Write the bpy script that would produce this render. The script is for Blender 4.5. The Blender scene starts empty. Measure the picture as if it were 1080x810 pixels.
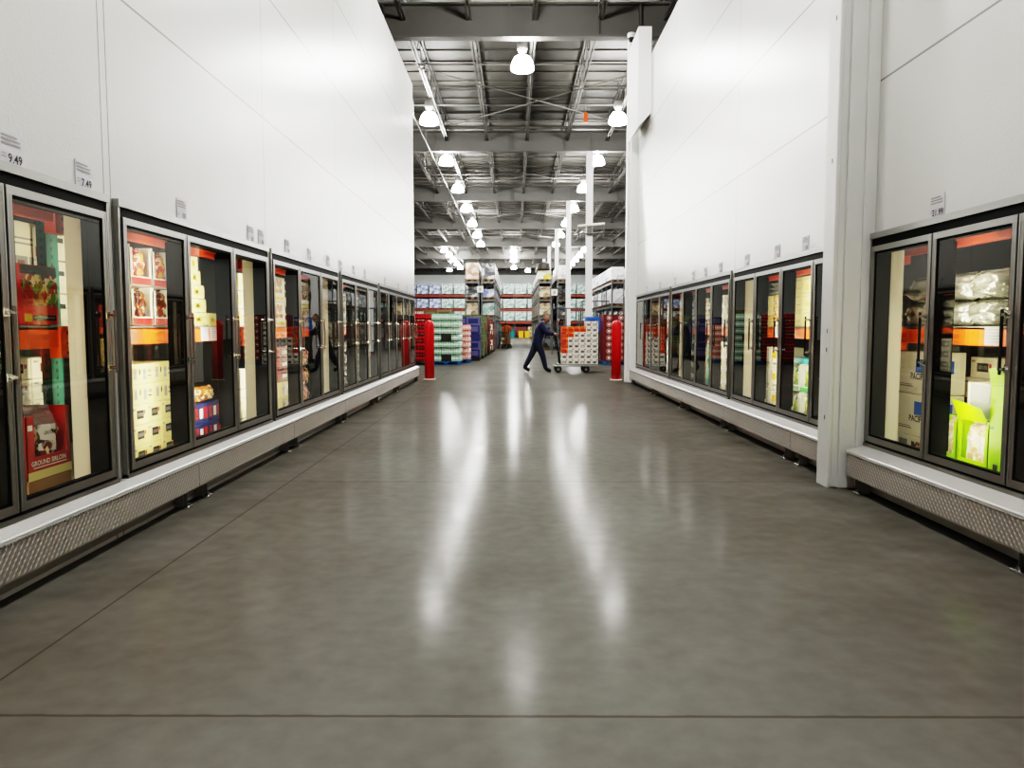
import bpy, bmesh, math, random
from mathutils import Vector, Matrix, Euler
random.seed(7)
SC = bpy.context.scene
COL = SC.collection
PI = math.pi
H = 1.30                      # camera height

# ------------------------------------------------------------------ materials
def _new(name):
    m = bpy.data.materials.new(name); m.use_nodes = True
    nt = m.node_tree; nt.nodes.clear()
    out = nt.nodes.new('ShaderNodeOutputMaterial')
    return m, nt, out
def N(nt, t, **kw):
    n = nt.nodes.new(t)
    for k, v in kw.items(): setattr(n, k, v)
    return n
def L(nt, a, b): nt.links.new(a, b)
def c4(c): return (c[0], c[1], c[2], 1)
def hexc(h):
    h = h.lstrip('#'); r = [int(h[i:i+2], 16)/255 for i in (0, 2, 4)]
    return tuple(x/12.92 if x <= .04045 else ((x+.055)/1.055)**2.4 for x in r)

def M(name, col, rough=.5, metal=0., amt=.12, scale=6., bump=0., bscale=80., spec=.5, coat=0.):
    """principled with a noise-varied colour"""
    if isinstance(col, str): col = hexc(col)
    m, nt, out = _new(name)
    b = N(nt, 'ShaderNodeBsdfPrincipled')
    tc = N(nt, 'ShaderNodeTexCoord')
    no = N(nt, 'ShaderNodeTexNoise'); no.inputs['Scale'].default_value = scale; no.inputs['Detail'].default_value = 4
    L(nt, tc.outputs['Object'], no.inputs['Vector'])
    mx = N(nt, 'ShaderNodeMix', data_type='RGBA')
    mx.inputs[6].default_value = c4([x*(1-amt) for x in col]); mx.inputs[7].default_value = c4([min(1, x*(1+amt)) for x in col])
    L(nt, no.outputs['Fac'], mx.inputs[0]); L(nt, mx.outputs[2], b.inputs['Base Color'])
    b.inputs['Roughness'].default_value = rough; b.inputs['Metallic'].default_value = metal
    b.inputs['Specular IOR Level'].default_value = spec; b.inputs['Coat Weight'].default_value = coat
    if bump:
        n2 = N(nt, 'ShaderNodeTexNoise'); n2.inputs['Scale'].default_value = bscale; n2.inputs['Detail'].default_value = 2
        L(nt, tc.outputs['Object'], n2.inputs['Vector'])
        bp = N(nt, 'ShaderNodeBump'); bp.inputs['Strength'].default_value = bump; bp.inputs['Distance'].default_value = .01
        L(nt, n2.outputs['Fac'], bp.inputs['Height']); L(nt, bp.outputs['Normal'], b.inputs['Normal'])
    L(nt, b.outputs[0], out.inputs[0])
    return m

def FOOD(name, cols, scale=22., rough=.35):
    """blotchy printed food picture"""
    m, nt, out = _new(name)
    b = N(nt, 'ShaderNodeBsdfPrincipled'); b.inputs['Roughness'].default_value = rough
    tc = N(nt, 'ShaderNodeTexCoord')
    no = N(nt, 'ShaderNodeTexNoise'); no.inputs['Scale'].default_value = scale*.6; no.inputs['Detail'].default_value = 3
    ad = N(nt, 'ShaderNodeMix', data_type='RGBA'); ad.inputs[0].default_value = .12
    L(nt, tc.outputs['Object'], no.inputs['Vector'])
    L(nt, tc.outputs['Object'], ad.inputs[6]); L(nt, no.outputs['Color'], ad.inputs[7])
    vo = N(nt, 'ShaderNodeTexVoronoi'); vo.inputs['Scale'].default_value = scale
    L(nt, ad.outputs[2], vo.inputs['Vector'])
    sp = N(nt, 'ShaderNodeSeparateColor'); L(nt, vo.outputs['Color'], sp.inputs[0])
    r = N(nt, 'ShaderNodeValToRGB'); r.color_ramp.interpolation = 'CONSTANT'
    cols = [hexc(c) if isinstance(c, str) else c for c in cols]
    while len(r.color_ramp.elements) < len(cols): r.color_ramp.elements.new(.5)
    for i, c in enumerate(cols):
        r.color_ramp.elements[i].position = i/len(cols); r.color_ramp.elements[i].color = c4(c)
    L(nt, sp.outputs[0], r.inputs[0]); L(nt, r.outputs[0], b.inputs['Base Color'])
    L(nt, b.outputs[0], out.inputs[0])
    return m

def EMIT(name, col, strength):
    m, nt, out = _new(name)
    e = N(nt, 'ShaderNodeEmission'); e.inputs[0].default_value = c4(col); e.inputs[1].default_value = strength
    L(nt, e.outputs[0], out.inputs[0]); return m

def GLASS(name, tint=(.86, .88, .87), f0=.10, rough=.0):
    """thin double pane: symmetric Schlick reflection over a clear tint"""
    m, nt, out = _new(name)
    t = N(nt, 'ShaderNodeBsdfTransparent'); t.inputs[0].default_value = c4(tint)
    g = N(nt, 'ShaderNodeBsdfGlossy'); g.inputs['Roughness'].default_value = rough; g.inputs[0].default_value = (.92, .94, .93, 1)
    lw = N(nt, 'ShaderNodeLayerWeight'); lw.inputs[0].default_value = .5
    pw = N(nt, 'ShaderNodeMath', operation='POWER'); L(nt, lw.outputs['Facing'], pw.inputs[0]); pw.inputs[1].default_value = 5
    f = N(nt, 'ShaderNodeMath', operation='MULTIPLY_ADD'); L(nt, pw.outputs[0], f.inputs[0]); f.inputs[1].default_value = 1-f0; f.inputs[2].default_value = f0
    no = N(nt, 'ShaderNodeTexNoise'); no.inputs['Scale'].default_value = 1.3
    tc = N(nt, 'ShaderNodeTexCoord'); L(nt, tc.outputs['Object'], no.inputs['Vector'])
    bp = N(nt, 'ShaderNodeBump'); bp.inputs['Strength'].default_value = .015; bp.inputs['Distance'].default_value = .05
    L(nt, no.outputs['Fac'], bp.inputs['Height']); L(nt, bp.outputs['Normal'], g.inputs['Normal'])
    mx = N(nt, 'ShaderNodeMixShader'); L(nt, f.outputs[0], mx.inputs[0]); L(nt, t.outputs[0], mx.inputs[1]); L(nt, g.outputs[0], mx.inputs[2])
    L(nt, mx.outputs[0], out.inputs[0]); return m

def CLEAR(name, white=.12, tint=(.93, .94, .93)):
    """thin crinkled clear plastic"""
    m, nt, out = _new(name)
    t = N(nt, 'ShaderNodeBsdfTransparent'); t.inputs[0].default_value = c4(tint)
    b = N(nt, 'ShaderNodeBsdfPrincipled'); b.inputs['Base Color'].default_value = (.85, .85, .83, 1); b.inputs['Roughness'].default_value = .15
    tc = N(nt, 'ShaderNodeTexCoord'); no = N(nt, 'ShaderNodeTexNoise'); no.inputs['Scale'].default_value = 28; no.inputs['Detail'].default_value = 3
    L(nt, tc.outputs['Object'], no.inputs['Vector'])
    bp = N(nt, 'ShaderNodeBump'); bp.inputs['Strength'].default_value = .9; bp.inputs['Distance'].default_value = .02
    L(nt, no.outputs['Fac'], bp.inputs['Height']); L(nt, bp.outputs['Normal'], b.inputs['Normal'])
    mp = N(nt, 'ShaderNodeMath', operation='MULTIPLY'); mp.inputs[1].default_value = white*2; L(nt, no.outputs['Fac'], mp.inputs[0])
    mx = N(nt, 'ShaderNodeMixShader'); L(nt, mp.outputs[0], mx.inputs[0]); L(nt, t.outputs[0], mx.inputs[1]); L(nt, b.outputs[0], mx.inputs[2])
    L(nt, mx.outputs[0], out.inputs[0]); return m

def line_mask(nt, val, positions, hw):
    """1 where |val - p| < hw for any p"""
    acc = None
    for p in positions:
        s = N(nt, 'ShaderNodeMath', operation='COMPARE'); L(nt, val, s.inputs[0]); s.inputs[1].default_value = p; s.inputs[2].default_value = hw
        if acc is None: acc = s.outputs[0]
        else:
            a = N(nt, 'ShaderNodeMath', operation='MAXIMUM'); L(nt, acc, a.inputs[0]); L(nt, s.outputs[0], a.inputs[1]); acc = a.outputs[0]
    return acc

def WALLMAT(name, ys, zs, zmin=2.12):
    m, nt, out = _new(name)
    b = N(nt, 'ShaderNodeBsdfPrincipled')
    g = N(nt, 'ShaderNodeNewGeometry'); sx = N(nt, 'ShaderNodeSeparateXYZ'); L(nt, g.outputs['Position'], sx.inputs[0])
    my = line_mask(nt, sx.outputs[1], ys, .006); mz = line_mask(nt, sx.outputs[2], zs, .008)
    mm = N(nt, 'ShaderNodeMath', operation='MAXIMUM'); L(nt, my, mm.inputs[0]); L(nt, mz, mm.inputs[1])
    no = N(nt, 'ShaderNodeTexNoise'); no.inputs['Scale'].default_value = .8; no.inputs['Detail'].default_value = 5
    L(nt, g.outputs['Position'], no.inputs['Vector'])
    base = N(nt, 'ShaderNodeMix', data_type='RGBA'); base.inputs[6].default_value = (.53, .535, .52, 1); base.inputs[7].default_value = (.58, .583, .565, 1)
    L(nt, no.outputs['Fac'], base.inputs[0])
    mx = N(nt, 'ShaderNodeMix', data_type='RGBA'); mx.inputs[7].default_value = (.15, .15, .145, 1)
    L(nt, mm.outputs[0], mx.inputs[0]); L(nt, base.outputs[2], mx.inputs[6]); L(nt, mx.outputs[2], b.inputs['Base Color'])
    b.inputs['Roughness'].default_value = .30; b.inputs['Specular IOR Level'].default_value = .75
    n2 = N(nt, 'ShaderNodeTexNoise'); n2.inputs['Scale'].default_value = 55; n2.inputs['Detail'].default_value = 2
    L(nt, g.outputs['Position'], n2.inputs['Vector'])
    n3 = N(nt, 'ShaderNodeTexNoise'); n3.inputs['Scale'].default_value = 1.6; n3.inputs['Detail'].default_value = 1
    L(nt, g.outputs['Position'], n3.inputs['Vector'])
    bp = N(nt, 'ShaderNodeBump'); bp.inputs['Strength'].default_value = .22; bp.inputs['Distance'].default_value = .005
    L(nt, n2.outputs['Fac'], bp.inputs['Height'])
    bp2 = N(nt, 'ShaderNodeBump'); bp2.inputs['Strength'].default_value = .12; bp2.inputs['Distance'].default_value = .05
    L(nt, n3.outputs['Fac'], bp2.inputs['Height']); L(nt, bp.outputs['Normal'], bp2.inputs['Normal'])
    L(nt, bp2.outputs['Normal'], b.inputs['Normal'])
    L(nt, b.outputs[0], out.inputs[0]); return m

def FLOORMAT(name):
    m, nt, out = _new(name)
    b = N(nt, 'ShaderNodeBsdfDiffuse'); gl = N(nt, 'ShaderNodeBsdfGlossy')
    g = N(nt, 'ShaderNodeNewGeometry'); sx = N(nt, 'ShaderNodeSeparateXYZ'); L(nt, g.outputs['Position'], sx.inputs[0])
    def noise(scale, det, dist=0.):
        n = N(nt, 'ShaderNodeTexNoise'); n.inputs['Scale'].default_value = scale; n.inputs['Detail'].default_value = det
        n.inputs['Distortion'].default_value = dist
        L(nt, g.outputs['Position'], n.inputs['Vector']); return n.outputs['Fac']
    big = noise(.55, 6); fine = noise(9, 6); med = noise(2.2, 5)
    r = N(nt, 'ShaderNodeValToRGB')
    r.color_ramp.elements[0].position = .28; r.color_ramp.elements[0].color = (.128, .123, .110, 1)
    r.color_ramp.elements[1].position = .75; r.color_ramp.elements[1].color = (.168, .166, .152, 1)
    L(nt, big, r.inputs[0])
    mx = N(nt, 'ShaderNodeMix', data_type='RGBA', blend_type='OVERLAY'); mx.inputs[0].default_value = .22
    L(nt, r.outputs[0], mx.inputs[6])
    cm = N(nt, 'ShaderNodeCombineColor')
    for i in range(3): L(nt, fine, cm.inputs[i])
    L(nt, cm.outputs[0], mx.inputs[7])
    # brownish stains by the cases
    ab = N(nt, 'ShaderNodeMath', operation='ABSOLUTE'); L(nt, sx.outputs[0], ab.inputs[0])
    mr = N(nt, 'ShaderNodeMapRange'); mr.inputs[1].default_value = .7; mr.inputs[2].default_value = 2.5; L(nt, ab.outputs[0], mr.inputs[0])
    ml = N(nt, 'ShaderNodeMath', operation='MULTIPLY'); L(nt, mr.outputs[0], ml.inputs[0]); L(nt, med, ml.inputs[1])
    mx2 = N(nt, 'ShaderNodeMix', data_type='RGBA'); L(nt, ml.outputs[0], mx2.inputs[0]); L(nt, mx.outputs[2], mx2.inputs[6]); mx2.inputs[7].default_value = (.05, .042, .032, 1)
    # saw cuts
    wob = N(nt, 'ShaderNodeMath', operation='MULTIPLY_ADD'); L(nt, fine, wob.inputs[0]); wob.inputs[1].default_value = .012; L(nt, sx.outputs[1], wob.inputs[2])
    my = line_mask(nt, wob.outputs[0], [2.456 + 3.87*k for k in range(0, 13)], .008)
    mxx = line_mask(nt, sx.outputs[0], [-1.9, -7.6, 7.6], .006)
    mm = N(nt, 'ShaderNodeMath', operation='MAXIMUM'); L(nt, my, mm.inputs[0]); L(nt, mxx, mm.inputs[1])
    mh = N(nt, 'ShaderNodeMath', operation='MULTIPLY'); L(nt, mm.outputs[0], mh.inputs[0]); mh.inputs[1].default_value = .6
    mx3 = N(nt, 'ShaderNodeMix', data_type='RGBA'); L(nt, mh.outputs[0], mx3.inputs[0]); L(nt, mx2.outputs[2], mx3.inputs[6]); mx3.inputs[7].default_value = (.05, .04, .03, 1)
    L(nt, mx3.outputs[2], b.inputs['Color'])
    rr = N(nt, 'ShaderNodeMapRange'); rr.inputs[1].default_value = .3; rr.inputs[2].default_value = .75; rr.inputs[3].default_value = .13; rr.inputs[4].default_value = .21
    L(nt, med, rr.inputs[0]); L(nt, rr.outputs[0], gl.inputs['Roughness'])
    bp = N(nt, 'ShaderNodeBump'); bp.inputs['Strength'].default_value = .06; bp.inputs['Distance'].default_value = .02
    L(nt, med, bp.inputs['Height']); L(nt, bp.outputs['Normal'], b.inputs['Normal']); L(nt, bp.outputs['Normal'], gl.inputs['Normal'])
    lw = N(nt, 'ShaderNodeLayerWeight'); lw.inputs[0].default_value = .5
    pw = N(nt, 'ShaderNodeMath', operation='POWER'); L(nt, lw.outputs['Facing'], pw.inputs[0]); pw.inputs[1].default_value = 6
    fr = N(nt, 'ShaderNodeMath', operation='MULTIPLY_ADD'); L(nt, pw.outputs[0], fr.inputs[0]); fr.inputs[1].default_value = .17; fr.inputs[2].default_value = .0025
    ms = N(nt, 'ShaderNodeMixShader'); L(nt, fr.outputs[0], ms.inputs[0]); L(nt, b.outputs[0], ms.inputs[1]); L(nt, gl.outputs[0], ms.inputs[2])
    L(nt, ms.outputs[0], out.inputs[0]); return m

LZ = [2.12+1.17*k for k in range(1, 5)]
m_wallL = WALLMAT('insulated_panel_left', [4.585, 4.66, 7.53, 10.53, 13.52], [3.33, 4.56, 5.75])
m_wallR = WALLMAT('insulated_panel_right', [2.4, 6.9, 9.84, 13.70], [3.20, 4.38, 5.55])
m_floor = FLOORMAT('polished_concrete')
m_white = M('white_paint', (.80, .80, .79), .38, amt=.04, scale=2, bump=.08, bscale=60)
m_colpaint = M('column_paint', (.55, .555, .54), .4, amt=.05, scale=2, bump=.1, bscale=40)
m_offwhite = M('far_wall_paint', (.62, .64, .63), .6, amt=.05, scale=.3)
m_deck = M('roof_deck_paint', (.052, .049, .043), .6, amt=.12, scale=.7)
m_steel = M('painted_roof_steel', (.105, .102, .094), .5, amt=.10, scale=2)
m_alu = M('brushed_aluminium', (.36, .36, .345), .30, .9, amt=.08, scale=3)
m_alud = M('dark_aluminium', (.30, .29, .27), .30, .85, amt=.15, scale=3)
m_chrome = M('chrome', (.75, .74, .72), .12, 1., amt=.03)
m_black = M('black_gasket', (.004, .004, .004), .6, amt=.2, spec=.12)
m_blackm = M('black_metal', (.02, .02, .02), .35, .3, amt=.2)
m_cream = M('cream_liner_panel', (.80, .75, .58), .45, amt=.05, scale=3)
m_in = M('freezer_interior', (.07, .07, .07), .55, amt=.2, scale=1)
m_diamond = M('diamond_plate_aluminium', (.33, .31, .285), .45, .5, amt=.12, scale=4)
m_diaedge = M('diamond_plate_edge', (.52, .50, .47), .38, .6, amt=.05, scale=4)
m_ledge = M('white_ledge_metal', (.50, .50, .49), .3, .3, amt=.05, scale=3)
m_toe = M('toe_board_steel', (.33, .32, .29), .45, .5, amt=.2, scale=3)
m_glass = GLASS('freezer_glass')
m_orange = M('orange_beam_paint', '#e8601c', .4, amt=.06, scale=5)
m_redbeam = M('red_orange_beam_paint', '#c84a33', .45, amt=.06, scale=5)
m_teal = M('teal_upright_paint', '#135040', .45, amt=.1, scale=6)
m_rackred = M('dark_red_rack_paint', '#8e2a22', .5, amt=.1)
m_rackgrey = M('grey_rack_paint', '#5d6060', .45, .3, amt=.1)
m_wood = M('pallet_wood', '#7d6244', .75, amt=.25, scale=12)
m_bluewood = M('blue_pallet_paint', '#205a8a', .6, amt=.2, scale=12)
m_red = M('red_bollard_sleeve', '#d00810', .38, amt=.05, scale=4)
m_kraft = M('kraft_cardboard', '#a5815a', .75, amt=.1, scale=14)
m_carton = M('white_cardboard', '#e6dfc4', .65, amt=.06, scale=10)
m_cream_c = M('cream_cardboard', '#e2d48e', .65, amt=.06, scale=10)
m_paper = M('white_paper', (.56, .55, .60), .5, amt=.03)
m_ink = M('black_ink', (.025, .022, .02), .6, amt=.1)
m_greyink = M('grey_ink', (.28, .27, .26), .6, amt=.15, scale=40)
m_redprint = M('red_print', '#b02c28', .4, amt=.08, scale=8)
m_redbright = M('bright_red_print', '#e0322c', .4, amt=.06, scale=8)
m_dkred = M('maroon_print', '#6a1518', .4, amt=.15, scale=8)
m_lime = M('lime_print', '#9fe00e', .4, amt=.08, scale=8)
m_green = M('green_print', '#2f8a3d', .4, amt=.15, scale=9)
m_tealp = M('teal_print', '#167f80', .4, amt=.1, scale=9)
m_navy = M('navy_print', '#1c2a63', .4, amt=.15, scale=9)
m_bluep = M('blue_print', '#2a62b0', .4, amt=.15, scale=9)
m_yellow = M('yellow_print', '#e8bb28', .4, amt=.1, scale=9)
m_orangep = M('orange_print', '#f06018', .4, amt=.1, scale=9)
m_whitep = M('white_print', '#ece8dc', .4, amt=.04, scale=9)
m_greyp = M('grey_print', '#9a9a94', .45, amt=.1, scale=9)
m_darkp = M('charcoal_print', '#2c2622', .4, amt=.2, scale=9)
f_pita = FOOD('printed_sandwich', ['#e3c27a', '#8c4a22', '#7da03a', '#e8d9a0', '#b8442a', '#c98b3a', '#5a2c18'], 30)
f_mix = FOOD('printed_mixed_food', ['#d8a850', '#b83a28', '#e8d8b0', '#5a3a70', '#c86838', '#f0e0c0'], 34)
f_meat = FOOD('printed_meat', ['#7a3420', '#5a2416', '#c8a070', '#8a4a28', '#e0d0a8', '#3a1c14'], 30)
f_orange = FOOD('printed_orange_food', ['#d08030', '#8a3a1c', '#e8c888', '#b86a28', '#f0e8c8', '#7a5a38'], 26)
f_veg = FOOD('printed_vegetables', ['#2c7a34', '#78b048', '#e8e8c8', '#1c5a28', '#a8c868', '#c87838'], 30)
f_pale = FOOD('printed_pale_chicken', ['#e8d8b8', '#d0b890', '#f0e8d8', '#c0a078', '#f4f0e4'], 30)
f_berry = FOOD('printed_berries', ['#a02838', '#e8e0d8', '#c84858', '#f0d8c8', '#702030', '#d8a090'], 36)
f_dark = FOOD('printed_dark_bag', ['#1c1c22', '#34343c', '#54504c', '#282430', '#6a645c'], 26)
f_bluew = FOOD('printed_blue_bag', ['#3a4a88', '#d8dce8', '#28305c', '#8890b8', '#b0b4d0'], 26)
m_silverbag = M('silver_bag_film', (.50, .50, .42), .22, .55, amt=.35, scale=22, bump=.9, bscale=26)
m_clear = CLEAR('clear_plastic', .16)
m_wrapgreen = FOOD('wrapped_green_white_cases', ['#b9d3cb', '#dfe9e6', '#9dc0b6', '#eef3f1', '#c8dcd6', '#86a9a6'], 5, .3)
m_wrapblue = FOOD('wrapped_blue_white_cases', ['#a9b4d6', '#e4e8f2', '#7f8fc4', '#f0f2f6', '#c4cce2'], 5, .3)
m_wrappink = FOOD('wrapped_tan_pink_cases', ['#e6d2c2', '#c9a58e', '#f0e6da', '#d6b7a6', '#b48c74'], 6, .35)
m_wrapgrey = FOOD('wrapped_grey_cases', ['#8a8c8e', '#b9bbbc', '#63666a', '#d4d6d6', '#4c4e52'], 6, .35)
m_wraptan = FOOD('wrapped_tan_cases', ['#c9b493', '#e6dcc4', '#a58e6c', '#d8c8a8'], 5, .4)
m_wrapwhite = FOOD('wrapped_white_cases', ['#f2f2f0', '#dcdcda', '#e8e8f0', '#c8c8d4', '#f4f4f4'], 5, .35)
m_wrapyel = FOOD('wrapped_yellow_white_cases', ['#e6dc6a', '#f2eecc', '#f0f0e8', '#d8cc50', '#c8c8b8'], 5, .35)
m_wrapdark = FOOD('wrapped_dark_cases', ['#2c2e30', '#4c4e50', '#1c1e20', '#6c6e6e'], 5, .35)
m_lens = EMIT('lamp_lens_glow', (1., .985, .95), 125.)
m_led = EMIT('warm_led_glow', (1., .90, .66), 29.)
m_skin = M('skin', '#9c7660', .55, amt=.06)
m_hair = M('grey_hair', '#5e5852', .7, amt=.2, scale=30)
m_jacket = M('navy_jacket', '#1a2140', .75, amt=.2, scale=12)
m_jeans = M('dark_jeans', '#20263a', .8, amt=.2, scale=14)
m_shoe = M('black_shoe', '#0f0f10', .5, amt=.1)
m_hivis = M('orange_vest', '#c8622a', .7, amt=.15, scale=12)
m_trous = M('dark_trousers', '#1c1a18', .8, amt=.2)

# ------------------------------------------------------------------ mesh builder
class MB:
    def __init__(s): s.v = []; s.f = []; s.i = []; s.m = []
    def mi(s, m):
        if m not in s.m: s.m.append(m)
        return s.m.index(m)
    def add(s, vs, fs, m, mat=None):
        b = len(s.v); k = s.mi(m)
        for v in vs:
            v = Vector(v); s.v.append(mat @ v if mat else v)
        for f in fs: s.f.append([b+i for i in f]); s.i.append(k)
        return s
    def box(s, x0, x1, y0, y1, z0, z1, m, mat=None):
        x0, x1 = sorted((x0, x1)); y0, y1 = sorted((y0, y1)); z0, z1 = sorted((z0, z1))
        vs = [(x0, y0, z0), (x1, y0, z0), (x1, y1, z0), (x0, y1, z0), (x0, y0, z1), (x1, y0, z1), (x1, y1, z1), (x0, y1, z1)]
        return s.add(vs, [(3, 2, 1, 0), (4, 5, 6, 7), (0, 1, 5, 4), (1, 2, 6, 5), (2, 3, 7, 6), (3, 0, 4, 7)], m, mat)
    def rbox(s, x0, x1, y0, y1, z0, z1, m, r=.006, mat=None):
        """box with chamfered edges"""
        x0, x1 = sorted((x0, x1)); y0, y1 = sorted((y0, y1)); z0, z1 = sorted((z0, z1))
        bm = bmesh.new(); bmesh.ops.create_cube(bm, size=1)
        for v in bm.verts: v.co = Vector(((x0+x1)/2+v.co.x*(x1-x0), (y0+y1)/2+v.co.y*(y1-y0), (z0+z1)/2+v.co.z*(z1-z0)))
        bmesh.ops.bevel(bm, geom=bm.edges[:], offset=min(r, (x1-x0)*.4, (y1-y0)*.4, (z1-z0)*.4), segments=1, affect='EDGES')
        s.bm(bm, m, mat); return s
    def bm(s, bm, m, mat=None):
        bm.verts.ensure_lookup_table(); bm.verts.index_update()
        s.add([v.co.copy() for v in bm.verts], [[v.index for v in f.verts] for f in bm.faces], m, mat); bm.free(); return s
    def quad(s, a, b, c, d, m, mat=None): return s.add([a, b, c, d], [(0, 1, 2, 3)], m, mat)
    def tube(s, pts, r, m, n=8, mat=None, caps=True):
        pts = [Vector(p) for p in pts]; rs = r if isinstance(r, (list, tuple)) else [r]*len(pts)
        vs = []; fs = []
        up = Vector((0, 0, 1)); prev = None
        for i, p in enumerate(pts):
            t = (pts[min(i+1, len(pts)-1)] - pts[max(i-1, 0)]).normalized()
            a = t.cross(up)
            if a.length < 1e-3: a = t.cross(Vector((0, 1, 0)))
            a.normalize()
            if prev is not None and a.dot(prev) < 0: a = -a
            prev = a
            c = t.cross(a).normalized()
            for k in range(n):
                w = 2*PI*k/n; vs.append(p + (a*math.cos(w)+c*math.sin(w))*rs[i])
        for i in range(len(pts)-1):
            for k in range(n): fs.append((i*n+k, i*n+(k+1) % n, (i+1)*n+(k+1) % n, (i+1)*n+k))
        if caps: fs.append(tuple(range(n-1, -1, -1))); fs.append(tuple((len(pts)-1)*n+k for k in range(n)))
        return s.add(vs, fs, m, mat)
    def lathe(s, prof, m, n=20, c=(0, 0), mat=None, axis='z'):
        vs = []; fs = []
        for (r, z) in prof:
            for k in range(n):
                w = 2*PI*k/n
                if axis == 'z': vs.append((c[0]+r*math.cos(w), c[1]+r*math.sin(w), z))
                else: vs.append((c[0]+r*math.cos(w), z, c[1]+r*math.sin(w)))
        for i in range(len(prof)-1):
            for k in range(n): fs.append((i*n+k, i*n+(k+1) % n, (i+1)*n+(k+1) % n, (i+1)*n+k))
        fs.append(tuple(range(n-1, -1, -1))); fs.append(tuple((len(prof)-1)*n+k for k in range(n)))
        return s.add(vs, fs, m, mat)
    def text(s, body, size, m, mat, align='LEFT', sx=1.):
        cu = bpy.data.curves.new('t', 'FONT'); cu.body = body; cu.offset = size*.018; cu.size = size; cu.align_x = align; cu.resolution_u = 2
        o = bpy.data.objects.new('t', cu); COL.objects.link(o)
        me = bpy.data.meshes.new_from_object(o.evaluated_get(bpy.context.evaluated_depsgraph_get()))
        s.add([(v.co.x*sx, v.co.y, 0) for v in me.vertices], [tuple(p.vertices) for p in me.polygons], m, mat)
        bpy.data.objects.remove(o); bpy.data.curves.remove(cu); bpy.data.meshes.remove(me); return s
    def mesh(s, name, smooth=False):
        me = bpy.data.meshes.new(name)
        me.from_pydata([tuple(v) for v in s.v], [], s.f)
        for m in s.m: me.materials.append(m)
        for p, k in zip(me.polygons, s.i): p.material_index = k; p.use_smooth = smooth
        me.update(); return me

def obj(name, mesh, parent=None, loc=(0, 0, 0), rz=0, smooth=False, label=None, cat=None, group=None, kind=None, rot=None):
    if isinstance(mesh, MB): mesh = mesh.mesh(name, smooth)
    o = bpy.data.objects.new(name, mesh); COL.objects.link(o)
    o.location = loc; o.rotation_euler = rot if rot else (0, 0, rz)
    if parent: o.parent = parent
    if label: o['label'] = label
    if cat: o['category'] = cat
    if group: o['group'] = group
    if kind: o['kind'] = kind
    return o
def thing(name, label, cat, loc=(0, 0, 0), rz=0, group=None):
    return obj(name, None, loc=loc, rz=rz, label=label, cat=cat, group=group)
def struct(name, mb, label, cat, smooth=False):
    return obj(name, mb, smooth=smooth, label=label, cat=cat, kind='structure')
def dup(root, loc, rz=None, label=None, group=None):
    r = root.copy(); COL.objects.link(r); r.location = loc
    if rz is not None: r.rotation_euler = (0, 0, rz)
    if label: r['label'] = label
    if group: r['group'] = group
    for ch in list(root.children):
        c = ch.copy(); COL.objects.link(c); c.parent = r
        for g in list(ch.children):
            d = g.copy(); COL.objects.link(d); d.parent = c
    return r
ORD = ['first', 'second', 'third', 'fourth', 'fifth', 'sixth', 'seventh', 'eighth', 'ninth', 'tenth', 'eleventh', 'twelfth', 'thirteenth', 'fourteenth',
       'fifteenth', 'sixteenth', 'seventeenth', 'eighteenth', 'nineteenth', 'twentieth']
NUM = ['one', 'two', 'three', 'four', 'five', 'six', 'seven', 'eight', 'nine', 'ten']

# ------------------------------------------------------------------ setting: floor, walls, roof
YE = 97.0
fl = MB(); fl.quad((-26, -14, 0), (26, -14, 0), (26, YE, 0), (-26, YE, 0), m_floor)
struct('floor', fl, 'grey polished concrete floor with saw-cut joints', 'floor')
ce = MB(); ce.quad((-26, YE, 9.1), (26, YE, 9.1), (26, -14, 9.1), (-26, -14, 9.1), m_deck)
for k in range(int((YE+14)/.9)):                                   # deck ribs across the hall
    y = -14+k*.9; ce.box(-26, 26, y, y+.10, 9.06, 9.1, m_deck)
struct('ceiling', ce, 'grey brown ribbed metal roof deck high over the hall', 'ceiling')
w = MB(); w.quad((-26, YE, 0), (26, YE, 0), (26, YE, 9.1), (-26, YE, 9.1), m_offwhite); struct('wall_far', w, 'pale far wall of the warehouse', 'wall')
w = MB(); w.quad((26, -14, 0), (-26, -14, 0), (-26, -14, 9.1), (26, -14, 9.1), m_offwhite); struct('wall_back', w, 'pale wall behind the viewer', 'wall')
w = MB(); w.quad((-26, -14, 0), (-26, YE, 0), (-26, YE, 9.1), (-26, -14, 9.1), m_offwhite); struct('wall_side_left', w, 'pale outer side wall', 'wall')
w = MB(); w.quad((26, YE, 0), (26, -14, 0), (26, -14, 9.1), (26, YE, 9.1), m_offwhite); struct('wall_side_right', w, 'pale outer side wall opposite', 'wall')

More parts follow.
